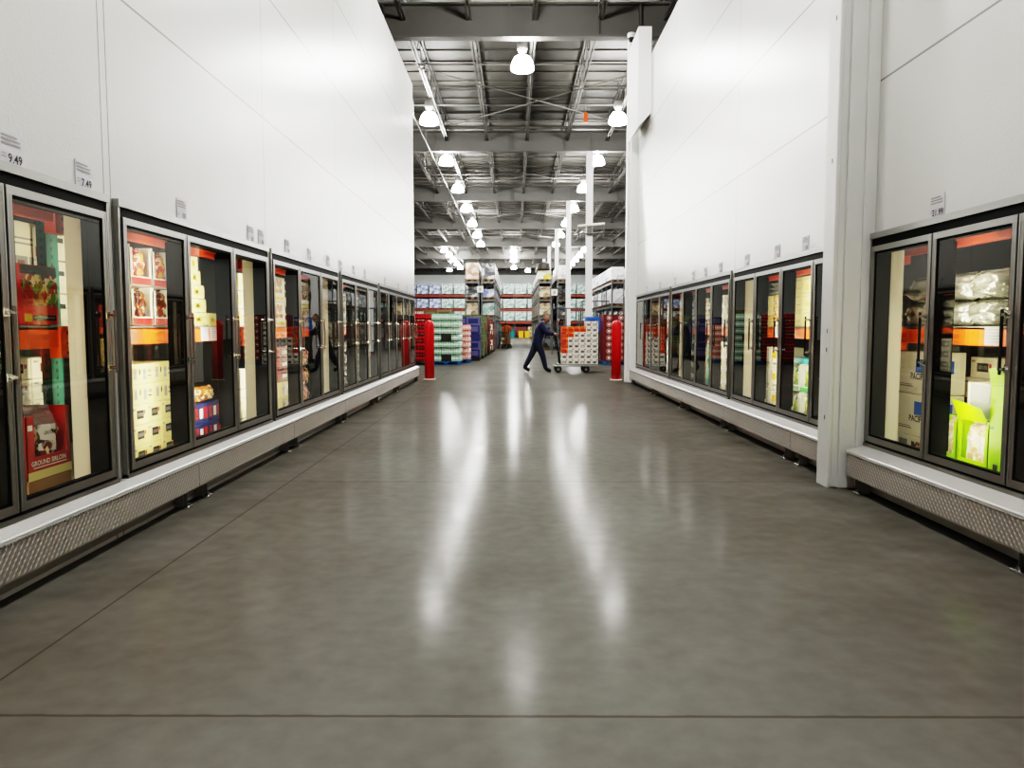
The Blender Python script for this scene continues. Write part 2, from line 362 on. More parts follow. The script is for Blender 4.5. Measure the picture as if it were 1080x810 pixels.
GY = [17.9 + 11.25*k for k in range(8)]
for k, y in enumerate([-5, 6.6]+GY):                               # plate girders
    g = MB()
    g.box(-26, 26, y-.01, y+.01, 7.92, 8.62, m_steel); g.box(-26, 26, y-.13, y+.13, 7.88, 7.93, m_steel); g.box(-26, 26, y-.13, y+.13, 8.6, 8.64, m_steel)
    for x in (-9.5, -6.7, -4.2, -3.0, -.12, 1.9, 2.85, 5.4, 8.2): g.box(x-.02, x+.02, y-.12, y+.12, 7.92, 8.6, m_steel)
    g.tube([(-26, y-.25, 8.72), (26, y-.25, 8.72)], .06, m_steel, 8)
    struct('ceiling_beam', g, 'grey steel plate girder spanning the hall, %s from the front' % ORD[k], 'beam')
for j in range(-7, 9):                                             # open-web joists along the hall
    x = .45+1.5*j
    g = MB(); y0, y1 = 6.6, YE
    for dx in (-.04, .04):
        g.box(x+dx-.02, x+dx+.02, y0, y1, 8.28, 8.33, m_steel); g.box(x+dx-.02, x+dx+.02, y0, y1, 9.0, 9.05, m_steel)
    n = int((y1-y0)/.75)
    for i in range(n):
        a, b_ = y0+i*.75, y0+(i+1)*.75
        za, zb = (8.3, 9.02) if i % 2 == 0 else (9.02, 8.3)
        g.tube([(x, a, za), (x, b_, zb)], .014, m_steel, 4, caps=False)
    struct('ceiling_joist', g, 'grey open-web roof joist running along the hall', 'joist')
for k in range(8):                                                 # bridging lines and cross rods
    g = MB()
    ya = GY[k]
    for t in (1.5, 3.4, 5.3, 7.2, 9.2):
        if ya+t < YE: g.tube([(-11, ya+t, 8.45), (12.5, ya+t, 8.45)], .022, m_steel, 5)
    struct('ceiling_brace', g, 'thin grey bridging bars between roof joists, span %s' % NUM[k], 'brace')
    if k < 4:
        g = MB(); g.tube([(-2.6, ya+3, 8.24), (3.5, ya+8.5, 8.24)], .018, m_steel, 5); g.tube([(-2.2, ya+8.7, 8.2), (3.6, ya+3.1, 8.2)], .018, m_steel, 5)
        struct('ceiling_brace_cross', g, 'crossing diagonal rods under the roof joists, span %s' % NUM[k], 'brace')
pipe = MB(); pipe.tube([(-3.15, 19, 7.82), (-3.15, 84, 7.82)], .028, m_deck, 8)
for y in (20.3, 24, 27.4, 31.3, 35, 38.6, 42.5, 46, 49.8, 53.6, 57, 61, 65, 68, 71.5): pipe.box(-3.17, -3.13, y-.02, y+.02, 7.86, 8.25, m_steel)
obj('hanging_sprinkler_pipe', pipe, label='long pale sprinkler pipe running under the roof joists', cat='pipe')

# columns
for k, y in enumerate(GY[:6]):
    g = MB()
    if k == 0:
        g.rbox(2.66, 2.92, 17.75, 18.05, 0, 7.88, m_white, .01); g.rbox(2.60, 2.66, 17.88, 18.05, 0, 7.88, m_white, .01)
        lab = 'white painted column at the far end of the right panel wall'
    else:
        g.box(2.70, 2.94, y-.13, y-.115, 0, 7.88, m_white); g.box(2.70, 2.94, y+.115, y+.13, 0, 7.88, m_white); g.box(2.81, 2.83, y-.12, y+.12, 0, 7.88, m_white)
        g.rbox(2.66, 2.98, y-.16, y+.16, 0, .02, m_white, .004)
        lab = 'tall white steel column in the open hall, %s from the freezers' % ORD[k-1]
    struct('column', g, lab, 'column')
g = MB()
g.rbox(2.535, 2.85, 6.09, 6.27, 0, 7.9, m_colpaint, .01)
g.rbox(2.525, 2.56, 6.075, 6.29, 0, 7.9, m_colpaint, .006)
g.rbox(2.61, 2.83, 6.06, 6.10, 0, 7.9, m_colpaint, .006)
g.rbox(2.735, 2.83, 6.035, 6.07, .02, 7.9, m_colpaint, .004)
for z in (.55, 1.1, 1.25, 2.6, 3.7): g.box(2.522, 2.530, 6.15, 6.16, z, z+.035, m_ink)
struct('column', g, 'white boxed column with scuffed corner between two freezer bays', 'column')

# ------------------------------------------------------------------ freezer walls and bays
PL, PR = 2.42, 2.80
SIDE = {'left': (-1, PL, PL-.08), 'right': (1, PR, PR-.15)}
ZT = {'left': 2.08, 'right': 2.03}
ZF0, ZF1 = .36, 2.08
BAYS = {
 'left': [(1.83, 3, .90), (4.705, 3, .92), (7.615, 3, .935), (10.64, 3, .925), (13.63, 5, .945)],
 'right': [(2.53, 4, .868), (6.30, 4, .862), (9.93, 4, .915), (13.79, 4, .93)],
}
WEND = {'left': 18.6, 'right': 17.62}
for side, (s, P, PK) in SIDE.items():
    ZF1 = ZT[side]
    mw = m_wallL if side == 'left' else m_wallR
    w = MB(); X0, X1 = P+.03, P+.22
    def bx(y0, y1, z0, z1): w.box(s*X0, s*X1, y0, y1, z0, z1, mw)
    ye = WEND[side]
    bx(-6, ye, ZF1-.02, 7.08 if side == 'left' else 6.95)
    bx(-6, ye, 0, ZF0+.02)
    bays = BAYS[side]; prev = -6
    for (y0, n, p) in bays:
        bx(prev, y0-.03, ZF0+.02, ZF1-.02); prev = y0+n*p+.03
    bx(prev, ye, ZF0+.02, ZF1-.02)
    w.box(s*X1, s*(P+5), ye-.15, ye, 0, 7.08 if side == 'left' else 6.95, mw)     # end wall of the cold room
    struct('wall_'+side, w, 'white insulated panel wall of the %s freezer room' % side, 'wall')
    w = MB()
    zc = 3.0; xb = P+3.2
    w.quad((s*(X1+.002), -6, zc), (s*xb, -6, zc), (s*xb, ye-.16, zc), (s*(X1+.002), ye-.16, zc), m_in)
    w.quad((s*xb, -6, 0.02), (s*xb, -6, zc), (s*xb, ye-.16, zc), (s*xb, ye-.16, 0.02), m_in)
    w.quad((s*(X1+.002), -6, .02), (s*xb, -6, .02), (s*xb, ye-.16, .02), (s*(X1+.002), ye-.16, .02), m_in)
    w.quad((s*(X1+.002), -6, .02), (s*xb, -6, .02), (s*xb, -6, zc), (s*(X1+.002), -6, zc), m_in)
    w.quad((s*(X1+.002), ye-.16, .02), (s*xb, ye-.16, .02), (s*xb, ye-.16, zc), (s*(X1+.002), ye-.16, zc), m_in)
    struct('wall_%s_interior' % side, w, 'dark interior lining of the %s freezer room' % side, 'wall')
    # white ledge
    segs = [(-5.9, ye)] if side == 'left' else [(-5.9, 6.02), (6.31, ye)]
    for q, (a, b) in enumerate(segs):
        g = MB()
        prof = [(P+.03, ZF0-.004), (P-.01, ZF0-.004), (PK+.005, .325), (PK, .318), (PK, .305), (P+.03, .305)]
        vs = [(s*x, a, z) for x, z in prof]+[(s*x, b, z) for x, z in prof]; n = len(prof)
        g.add(vs, [tuple(range(n)), tuple(range(2*n-1, n-1, -1))]+[(i, i+n, (i+1) % n+n, (i+1) % n) for i in range(n)], m_ledge)
        struct('trim_%d' % (1 if side == 'left' else 2+q), g, 'white sloped metal ledge under the %s freezer doors%s' % (side, '' if side == 'left' else (', before the column', ', beyond the column')[q]), 'trim')
# protruding white housing high on the right wall
g = MB(); a, b = 16.2, 17.5
pts = [(2.83, 5.75), (2.56, 5.45), (2.56, 7.5), (2.83, 7.5)]
vs = [(x, a, z) for x, z in pts]+[(x, b, z) for x, z in pts]
g.add(vs, [(3, 2, 1, 0), (4, 5, 6, 7), (0, 1, 5, 4), (1, 2, 6, 5), (2, 3, 7, 6), (3, 0, 4, 7)], m_white)
obj('wall_housing', g, label='white boxed metal housing high on the right panel wall near the column', cat='housing')

BAYNAME = {'left': ['first', 'second', 'third', 'fourth', 'fifth'], 'right': ['first', 'second', 'third', 'fourth']}
RACKD = .30
for side, (s, P, PK) in SIDE.items():
    ZF1 = ZT[side]
    rz = PI/2 if side == 'left' else -PI/2
    for bi, (y0, n, p) in enumerate(BAYS[side]):
        y1 = y0+n*p
        t = thing('freezer_case', 'run of %s glass freezer doors, %s bay along the %s wall' % (NUM[n-1], BAYNAME[side][bi], side), 'freezer', (s*P, y0, 0), 0, 'freezer door bays along the %s wall' % side)
        LN = y1-y0
        def X(d): return s*d
        def nb(): return MB()
        # outer frame
        g = nb()
        def B(d0, d1, a, b, z0, z1, m): g.box(X(d0), X(d1), a, b, z0, z1, m)
        B(-.012, .035, -.036, LN+.036, ZF1-.045, ZF1, m_alu)
        B(-.005, .035, -.036, -.012, ZF0, ZF1-.045, m_alud); B(-.005, .035, LN+.012, LN+.036, ZF0, ZF1-.045, m_alud)
        B(-.012, .035, -.036, LN+.036, ZF0-.003, ZF0+.022, m_alud)
        obj('frame', g, t)
        g = nb()                                                    # black throat behind the doors
        B(.035, .13, -.03, LN+.03, ZF1-.15, ZF1-.02, m_black); B(.035, .13, -.03, LN+.03, ZF0, ZF0+.06, m_black)
        B(.0, .035, -.012, LN+.012, ZF1-.105, ZF1-.045, m_black); B(0, .035, -.012, LN+.012, ZF0+.022, ZF0+.04, m_black)
        B(.035, .13, -.03, .03, ZF0+.06, ZF1-.11, m_black); B(.035, .13, LN-.03, LN+.03, ZF0+.06, ZF1-.11, m_black)
        obj('gasket_frame', g, t)
        for i in range(1, n):
            g = nb(); B(.035, .125, i*p-.032, i*p+.032, ZF0+.06, ZF1-.11, m_black); obj('mullion', g, t)
        g = nb()                                                    # cream lining of the wall opening
        B(.131, .235, -.028, .02, ZF0+.02, ZF1-.02, m_cream); obj('jamb_lining', g, t)
        g = nb(); B(.131, .235, LN-.02, LN+.028, ZF0+.02, ZF1-.02, m_cream); obj('jamb_lining', g, t)
        for i in range(n):                                          # LED strips behind the mullions: housing + two glowing faces
            g = nb(); c = i*p if i else .045
            B(.126, .137, c-.02, c+.02, ZF0+.10, ZF1-.16, m_black)
            za, zb = ZF0+.11, ZF1-.17
            g.quad((X(.139), c-.018, za), (X(.139), c+.018, za), (X(.139), c+.018, zb), (X(.139), c-.018, zb), m_led)
            g.quad((X(.128), c+.021, za), (X(.139), c+.021, za), (X(.139), c+.021, zb), (X(.128), c+.021, zb), m_led)
            B(.126, .141, c-.0225, c-.0195, ZF0+.10, ZF1-.16, m_black)
            obj('led_strip', g, t, label='warm white light strip')
        for i in range(n):                                          # doors
            a, b = i*p+.006, (i+1)*p-.006; z0, z1 = ZF0+.04, ZF1-.105; fwid = .045
            g = nb()
            B(-.012, .03, a, b, z1-.042, z1, m_alu); B(-.012, .03, a, b, z0, z0+.045, m_alud)
            B(-.012, .03, a, a+fwid, z0+.045, z1-.042, m_alud); B(-.012, .03, b-fwid, b, z0+.045, z1-.042, m_alud)
            B(-.0135, .028, a+.003, a+.014, z0+.02, z1-.01, m_alu); B(-.0135, .028, b-.014, b-.003, z0+.02, z1-.01, m_alu)
            B(-.006, .026, a+fwid, a+fwid+.012, z0+.045, z1-.042, m_black); B(-.006, .026, b-fwid-.012, b-fwid, z0+.045, z1-.042, m_black)
            B(-.006, .026, a+fwid, b-fwid, z1-.058, z1-.042, m_black); B(-.006, .026, a+fwid, b-fwid, z0+.045, z0+.058, m_black)
            d = obj('door', g, t)
            g = nb(); g.quad((X(-.002), a+fwid, z0+.045), (X(-.002), b-fwid, z0+.045), (X(-.002), b-fwid, z1-.042), (X(-.002), a+fwid, z1-.042), m_glass)
            obj('glass_pane', g, d)
            hy = b-.03 if side == 'left' else a+.03                  # pull handle
            g = nb()
            g.tube([(X(-.055), hy, 1.03), (X(-.055), hy, 1.40)], .009, m_blackm if side == 'right' else m_alud, 8)
            for hz in (1.06, 1.37):
                g.tube([(X(-.012), hy, hz), (X(-.062), hy, hz)], .011, m_chrome, 8); g.box(X(-.012), X(-.02), hy-.018, hy+.018, hz-.02, hz+.02, m_chrome)
            obj('handle', g, d)

# kick base sections in diamond plate
def diamond_plate(mb, s, xp, a, b, z0, z1):
    mb.box(s*xp, s*(xp+.004), a, b, z0, z1, m_diamond)
    st = .042; r = 0; z = z0+.018
    while z < z1-.012:
        y = a+.015+(st/2 if r % 2 else 0)
        while y < b-.012:
            sg = 1
            du, dv, w_ = .0145, .0125*sg, .0046
            pv = [(-du, -dv), (w_, -w_), (du, dv), (-w_, w_)]
            vs = [(s*xp-s*.0002, y+u, z+v) for u, v in pv]+[(s*(xp-.0032), y, z)]
            mb.add(vs, [(0, 1, 4), (1, 2, 4), (2, 3, 4), (3, 0, 4)], m_diaedge)
            y += st
        z += .0235; r += 1
KS = {'left': [(-1.6, .65), (.65, 3.1), (3.1, 5.55), (5.55, 7.98), (7.98, 10.42), (10.42, 12.86), (12.86, 15.3), (15.3, 18.55)],
      'right': [(-.8, 1.5), (1.5, 3.75), (3.75, 6.0), (6.33, 7.25), (7.25, 9.6), (9.6, 12.0), (12.0, 14.6), (14.6, 17.5)]}
for side, (s, P, PK) in SIDE.items():
    for k, (a, b) in enumerate(KS[side]):
        where = ('%s section along the left wall' if side == 'left' else '%s section along the right wall') % ORD[k]
        t = thing('kick_base', 'diamond plate kick base below the freezer doors, '+where, 'kick plate', (0, a, 0), 0, 'diamond plate kick bases on the %s' % side)
        g = MB(); diamond_plate(g, s, PK+.0, .004, b-a-.004, .12, .303); obj('diamond_plate', g, t)
        g = MB(); g.box(s*(PK-.004), s*(PK+.05), .002, b-a-.002, .297, .304, m_diaedge)
        y = .01
        while y < b-a-.02: g.box(s*(PK-.008), s*(PK-.003), y, y+.012, .294, .303, m_chrome); y += .024
        obj('edge_trim', g, t)
        g = MB(); g.box(s*(PK+.10), s*(PK+.105), 0, b-a, .03, .30, m_toe); g.box(s*(PK+.02), s*(PK+.10), 0, b-a, .115, .12, m_toe); obj('toe_board', g, t)
        for fy in (.18, b-a-.18):
            g = MB()
            g.box(s*(PK+.03), s*(PK+.09), fy-.035, fy-.029, .02, .118, m_toe); g.box(s*(PK+.03), s*(PK+.09), fy+.029, fy+.035, .02, .118, m_toe)
            g.box(s*(PK+.084), s*(PK+.09), fy-.03, fy+.03, .02, .118, m_toe)
            g.rbox(s*(PK-.005), s*(PK+.09), fy-.05, fy+.05, 0, .02, m_chrome, .004)
            g.tube([(s*(PK+.01), fy, .018), (s*(PK+.01), fy, .04)], .014, m_chrome, 8)
            obj('foot', g, t)

# racks inside the freezers
for side, (s, P, PK) in SIDE.items():
    bl = BAYS[side]
    for bi, (y0, n, p) in enumerate(bl):
        y1 = y0+n*p
        a = y0-.08 if bi == 0 else y0+.082; b = (bl[bi+1][0]+.075) if bi < len(bl)-1 else min(y1+.2, WEND[side]-.2)
        t = thing('freezer_rack', 'orange beamed storage rack inside the %s freezer bay along the %s wall' % (BAYNAME[side][bi], side), 'rack', (s*P, a, 0), 0, 'storage racks inside the %s freezers' % side)
        ln = b-a
        def X(d): return s*d
        for zb, mm in ((1.175, m_orange), (1.915 if side == 'left' else 1.86, m_redbeam)):
            g = MB(); g.rbox(X(RACKD), X(RACKD+.05), .03, ln-.03, zb, zb+.13, mm, .008)
            g.box(X(RACKD-.001), X(RACKD), .06, ln-.06, zb+.05, zb+.058, m_darkp if False else mm)
            obj('beam', g, t)
            g = MB()
            for yy in (.10, ln-.19): g.box(X(RACKD-.012), X(RACKD+.055), yy-.07, yy+.07, zb-.06, zb+.128, mm)
            for yy in (.10, ln-.19):
                for zz in (zb-.03, zb+.03, zb+.09): g.box(X(RACKD-.0135), X(RACKD-.011), yy-.008, yy+.008, zz-.01, zz+.01, m_ink)
            obj('beam_connector', g, t)
        for zd in (.26, 1.285):
            g = MB(); g.box(X(RACKD+.0), X(1.5), .0, ln, zd, zd+.02, m_toe); obj('deck', g, t)
        g = MB()                                                   # upright with punched holes, far end of the bay
        yu = ln-.07
        g.box(X(.43), X(.49), yu-.06, yu+.06, .03, 2.6, m_teal)
        for k in range(46):
            z = .12+k*.05
            g.box(X(.453), X(.467), yu-.0615, yu-.059, z, z+.02, m_ink)
            g.box(X(.428), X(.431), yu-.012, yu+.004, z, z+.02, m_ink)
        if not (side == 'right' and bi == 0): obj('upright', g, t)
        if bi == 0:
            g = MB(); g.box(X(.43), X(.53), -.055, .055, .03, 2.6, m_teal); obj('upright', g, t)

# ------------------------------------------------------------------ products
_cache = {}
def decal(mb, face, w, d, h, u0, u1, v0, v1, m, off=.0015):
    """a printed patch on a box whose front is local -y; u,v in 0..1"""
    if face == 'f': mb.quad((-w/2+u0*w, -off, v0*h), (-w/2+u1*w, -off, v0*h), (-w/2+u1*w, -off, v1*h), (-w/2+u0*w, -off, v1*h), m)
    elif face == 'l': mb.quad((-w/2-off, d-u0*d, v0*h), (-w/2-off, d-u1*d, v0*h), (-w/2-off, d-u1*d, v1*h), (-w/2-off, d-u0*d, v1*h), m)
    elif face == 'r': mb.quad((w/2+off, u0*d, v0*h), (w/2+off, u1*d, v0*h), (w/2+off, u1*d, v1*h), (w/2+off, u0*d, v1*h), m)
FRONT = Matrix(((1, 0, 0, 0), (0, 0, 1, -.002), (0, 1, 0, 0), (0, 0, 0, 1)))
def front_text(mb, body, size, m, x, z, align='LEFT', sx=1.):
    mat = Matrix(((1, 0, 0, x), (0, 0, -1, -.003), (0, 1, 0, z), (0, 0, 0, 1)))
    mb.text(body, size, m, mat, align, sx)
def carton_mesh(w, d, h, base, prints, text=None):
    key = ('carton', round(w, 3), round(d, 3), round(h, 3), base.name, str([(p[0],)+tuple(p[1:5])+(p[5].name,) for p in prints]), str(text and text[0]))
    if key in _cache: return _cache[key]
    mb = MB(); mb.rbox(-w/2, w/2, 0, d, 0, h, base, .004)
    for p in prints:
        for f in p[0]: decal(mb, f, w, d, h, *p[1:])
    if text: front_text(mb, *text)
    me = mb.mesh('carton'); _cache[key] = me; return me
def bag_mesh(w, d, h, m, seed=0, top=None, crimp=True):
    """pillow bag, front -y, standing on z=0"""
    key = ('bag', round(w, 3), round(d, 3), round(h, 3), m.name, seed, top.name if top else '')
    if key in _cache: return _cache[key]
    rnd = random.Random(seed); mb = MB(); n, k = 10, 12
    ph = [rnd.uniform(0, 6.28) for _ in range(6)]
    def pt(i, j, sgn):
        u = i/n*2-1; v = j/k*2-1
        e = max(0, (1-abs(u)**3.2))*max(0, (1-abs(v)**4)); bul = e**.5*(d/2)*(1+.22*math.sin(5*u+ph[0])*math.sin(4*v+ph[1])+.10*math.sin(11*v+ph[2]+3*u))
        x = u*w/2*(1-.05*(1-abs(v))*0-.06*abs(math.sin(3*v+ph[3]))*abs(u))
        z = (v+1)/2*h+.012*h*math.sin(7*u+ph[4])*(1 if v > .5 else 0)
        return (x, d/2-sgn*bul, z)
    for sgn in (1, -1):
        vs = [pt(i, j, sgn) for j in range(k+1) for i in range(n+1)]
        fs = [(j*(n+1)+i, j*(n+1)+i+1, (j+1)*(n+1)+i+1, (j+1)*(n+1)+i) for j in range(k) for i in range(n)]
        if top:
            lim = int(k*.72)*n
            mb.add(vs, fs[:lim], m); mb.add(vs, fs[lim:], top)
        else: mb.add(vs, fs, m)
    if crimp:
        vs = []; q = 24
        for i in range(q+1):
            x = -w/2*.94+w*.94*i/q; yy = d/2+(.006 if i % 2 else -.006)
            vs += [(x, yy, h*.995), (x, yy, h*1.05)]
        mb.add(vs, [(2*i, 2*i+2, 2*i+3, 2*i+1) for i in range(q)], top or m)
    me = mb.mesh('bag', True); _cache[key] = me; return me
def display_box(name, label, cat, loc, rz, w, d, h, frame, inner, group=None, base_frac=.28, bagmat=None, accent=None, text=None, back=True):
    """shelf-ready carton with a cut-away front and bags showing"""
    t = thing(name, label, cat, loc, rz, group)
    mb = MB(); e = .012
    mb.box(-w/2, w/2, 0, .006, 0, h*base_frac, frame); mb.box(-w/2, -w/2+.035, 0, .006, h*base_frac, h*.92, frame); mb.box(w/2-.035, w/2, 0, .006, h*base_frac, h*.92, frame)
    mb.box(-w/2, -w/2+.006, 0, d, 0, h, frame); mb.box(w/2-.006, w/2, 0, d, 0, h, frame); mb.box(-w/2, w/2, d-.006, d, 0, h, frame); mb.box(-w/2, w/2, 0, d, 0, .006, frame)
    if accent: decal(mb, 'f', w, d, h, .04, .96, .03, base_frac-.03, accent); decal(mb, 'l', w, d, h, .1, .9, .1, .6, accent); decal(mb, 'r', w, d, h, .1, .9, .1, .6, accent)
    if text: front_text(mb, *text)
    obj('tray', mb, t)
    nbag = 1 if w < .25 else 2
    for q in range(nbag):
        bw = (w-.03)/nbag
        o = obj('bag', bag_mesh(bw, min(.12, d*.5), h*.92, bagmat or inner, q+int(w*100)), t, (-w/2+.015+bw*(q+.5), .034, .008))
    return t
def put(side, d, y, z, mesh, name, label, cat, group=None, tilt=0, yaw=0):
    s, P, _ = SIDE[side]
    rz = (PI/2 if side == 'left' else -PI/2)+yaw
    o = obj(name, mesh, loc=(s*(P+d), y, z), label=label, cat=cat, group=group)
    o.rotation_euler = Euler((tilt, 0, rz), 'XYZ')
    return o
ZS, ZL = 1.306, .281           # top of the upper and of the lower deck
def loc(side, d, y, z):
    s, P, _ = SIDE[side]; return (s*(P+d), y, z), (PI/2 if side == 'left' else -PI/2)
logoW = [('f', .28, .74, .30, .72, m_ink), ('f', .32, .70, .42, .60, m_greyink), ('f', .76, .86, .5, .7, m_redprint), ('f', .05, .2, .75, .85, m_greyink), ('lr', .2, .8, .3, .7, m_ink), ('lr', .3, .7, .42, .58, m_whitep)]
barW = [('f', .10, .24, .25, .78, m_greyink), ('f', .34, .40, .45, .75, m_ink), ('f', .52, .66, .2, .75, m_greyink), ('f', .72, .9, .35, .42, m_ink), ('f', .74, .92, .55, .72, m_greyink), ('lr', .25, .75, .3, .75, m_ink), ('lr', .35, .65, .4, .6, m_greyp)]

# --- left wall, first bay (far end shows)
put('left', .32, 4.355, ZS+.004, carton_mesh(.43, .095, .345, m_redbright, [('f', .20, .99, .32, .90, f_pita), ('f', .01, .46, .30, .62, m_redbright), ('f', .20, .99, .84, .99, m_darkp), ('f', .01, .24, .3, .99, m_redbright), ('f', .24, .40, .06, .19, m_yellow), ('f', .42, .93, .08, .17, m_ink), ('f', .45, .90, .115, .14, m_whitep)]),
    'food_box', 'red food box with a stuffed flatbread picture standing on the orange beam', 'box', tilt=-.02)
glassesP = [('f', .12, .78, .66, .70, m_greyink), ('f', .12, .86, .56, .60, m_greyink), ('f', .08, .48, .12, .34, m_greyink), ('f', .52, .92, .12, .34, m_greyp), ('f', .2, .4, .16, .26, m_dkred), ('f', .6, .84, .16, .26, m_dkred)]
for q in range(2):
    put('left', .72, 4.93, ZS+q*.335, carton_mesh(.36, .4, .33, m_carton, glassesP), 'shipping_carton', 'white carton with two round dark pictures behind the red food box, %s of two' % ('lower', 'upper')[q], 'carton', 'white cartons behind the red food box')
for q in range(3):
    put('left', .58, 5.03, ZS+q*.215, carton_mesh(.20, .13, .21, m_carton, [('f', .1, .9, .15, .5, m_redprint), ('f', .2, .8, .65, .72, m_greyink), ('lr', .1, .9, .2, .6, m_redprint)]) if False else carton_mesh(.16, .12, .21, m_carton, [('f', .2, .8, .55, .7, m_ink), ('lr', .15, .85, .1, .4, m_redprint), ('lr', .3, .7, .65, .72, m_ink)]),
        'shipping_carton', 'narrow white carton beyond the teal upright, %s in its stack' % ('lowest', 'middle', 'topmost')[q], 'carton', 'narrow white cartons beyond the teal upright')
for q in range(6):
    for c in range(2):
        put('left', .66, 4.66+c*.31, ZL+q*.138, carton_mesh(.30, .35, .135, m_carton, logoW), 'shipping_carton', 'white carton with black logo behind the red meat box, row %s, %s' % (NUM[q], ('nearer', 'farther')[c]), 'carton', 'white logo cartons in the first left bay')
put('left', .33, 4.435, ZL, carton_mesh(.42, .30, .14, m_kraft, []), 'shipping_carton', 'plain brown carton under the open red ground sirloin box', 'carton')
lo, rz = loc('left', .33, 4.435, ZL+.142)
t = thing('meat_box', 'open red ground sirloin box with a clear bag of patties', 'box', lo, rz)
mb = MB(); w, d, h = .42, .28, .40
mb.box(-w/2, w/2, 0, .006, .0, .13, m_redprint); mb.box(-w/2, -w/2+.07, 0, .006, .13, h*.92, m_redprint); mb.box(w/2-.045, w/2, 0, .006, .13, h, m_redprint)
mb.box(-w/2, -w/2+.006, 0, d, 0, h*.92, m_redprint); mb.box(w/2-.006, w/2, 0, d, 0, h, m_redprint); mb.box(-w/2, w/2, d-.006, d, 0, h*.8, m_dkred); mb.box(-w/2, w/2, 0, d, 0, .006, m_carton)
mb.quad((-w/2, -.0015, 0), (w/2, -.0015, 0), (w/2, -.0015, .05), (-w/2, -.0015, .05), m_cream_c)
mb.quad((-w/2+.012, -.0015, h*.72), (-w/2+.055, -.0015, h*.72), (-w/2+.055, -.0015, h*.80), (-w/2+.012, -.0015, h*.80), m_whitep)
front_text(mb, 'GROUND SIRLOIN', .040, m_whitep, -w/2+.03, .082, 'LEFT')
mb.quad((-w/2+.05, -.002, .066), (w/2-.05, -.002, .066), (w/2-.05, -.002, .072), (-w/2+.05, -.002, .072), m_whitep)
front_text(mb, '18', .03, m_whitep, -w/2+.014, h*.74) if False else None
obj('tray', mb, t)
obj('bag', bag_mesh(.36, .18, .36, f_meat, 3, top=m_clear), t, (0, .02, .03), label='clear bag of brown patties')
mb = MB(); mb.quad((-.08, .018, .16), (.09, .018, .14), (.10, .022, .30), (-.07, .022, .31), m_whitep); front_text(mb, 'GROUND', .03, m_ink, -.055, .25); mb.quad((-.05, .0165, .18), (.06, .0165, .17), (.06, .0165, .2), (-.05, .0165, .21), m_greyp)
obj('bag_label', mb, t)
obj('bag_top', bag_mesh(.34, .14, .18, m_clear, 5), t, (.0, .06, .36), label='crumpled clear plastic')

# --- left wall, second bay
for r in range(2):
    for c in range(2):
        lo, rz = loc('left', .32, 5.60+c*.335, ZS+r*.295)
        display_box('display_box', 'white display box of frozen food bags, %s row, %s, second left bay' % (('lower', 'upper')[r], ('nearer', 'farther')[c]), 'box', lo, rz, .325, .28, .29, m_whitep, f_mix if r else f_meat, 'white display boxes on the orange beam', .24, accent=m_redprint)
for r in range(2):
    for c in range(2):
        put('left', .34, 5.60+c*.335, ZL+.45+r*.15, carton_mesh(.33, .34, .148, m_cream_c, barW), 'shipping_carton', 'cream carton with dark barcodes, %s row of the pile, %s' % (('fourth', 'top')[r], ('nearer', 'farther')[c]), 'carton', 'cream cartons piled in the second left bay')
for r in range(3):
    for c in range(3):
        put('left', .34, 5.545+c*.224, ZL+r*.15, carton_mesh(.22, .34, .148, m_cream_c, logoW), 'shipping_carton', 'cream carton with black logo, %s row of the pile, %s along' % (('bottom', 'second', 'third')[r], ('first', 'second', 'third')[c]), 'carton', 'cream logo cartons piled in the second left bay')
zz = ZS
for q, (wd, yc) in enumerate([(.31, 6.64), (.30, 6.63), (.27, 6.615), (.20, 6.575), (.15, 6.55)]):
    put('left', .33, yc, zz, carton_mesh(wd, .2, .118, m_cream_c, [('f', .2, .6, .3, .7, m_yellow), ('f', .28, .5, .4, .62, m_greyp), ('lr', .2, .8, .3, .7, m_yellow)]), 'small_carton', 'small cream carton in the stepped stack behind the second door, %s from the bottom' % ORD[q], 'carton', 'stepped stack of small cream cartons'); zz += .12
put('left', .33, 6.93, ZS, carton_mesh(.23, .2, .118, m_cream_c, [('f', .2, .6, .3, .7, m_yellow), ('f', .28, .5, .4, .62, m_greyp)]), 'small_carton', 'small cream carton standing alone beside the stepped stack', 'carton')
put('left', .60, 6.75, ZL+.0, carton_mesh(.55, .4, .58, m_cream_c, [('f', .05, .95, .48, .52, m_kraft)]), 'shipping_carton', 'large plain cream carton behind the navy boxes', 'carton')
for r in range(2):
    for c in range(2):
        put('left', .33, 6.60+c*.30, ZL+r*.175, carton_mesh(.29, .24, .172, m_navy, [('f', .06, .28, .2, .8, m_redprint), ('f', .1, .24, .3, .6, f_meat), ('f', .4, .62, .25, .75, m_whitep), ('f', .7, .94, .2, .8, m_redprint), ('lr', .2, .8, .3, .7, m_whitep)]), 'food_box', 'navy food box with red panels, %s row, %s' % (('lower', 'upper')[r], ('nearer', 'farther')[c]), 'box', 'navy food boxes in the second left bay')
put('left', .36, 6.85, ZL+.35, bag_mesh(.38, .12, .13, f_orange, 9), 'food_bag', 'small orange food bag lying on the navy boxes', 'bag')
for q in range(3):
    put('left', .34, 7.62, ZS+q*.18, carton_mesh(.26, .085, .176, m_carton, [('f', .2, .8, .2, .8, m_cream_c), ('lr', .4, .6, .1, .9, m_greyink)]), 'shipping_carton', 'narrow pale carton at the far end of the second left bay, %s' % ('lowest', 'middle', 'topmost')[q], 'carton', 'narrow pale cartons ending the second left bay')
for q in range(2):
    put('left', .34, 7.62, ZL+q*.30, carton_mesh(.30, .085, .295, m_carton, [('f', .1, .9, .3, .34, m_greyink), ('lr', .2, .8, .3, .6, m_greyp)]), 'shipping_carton', 'pale carton on the low shelf ending the second left bay, %s' % ('lower', 'upper')[q], 'carton', 'pale low cartons ending the second left bay')
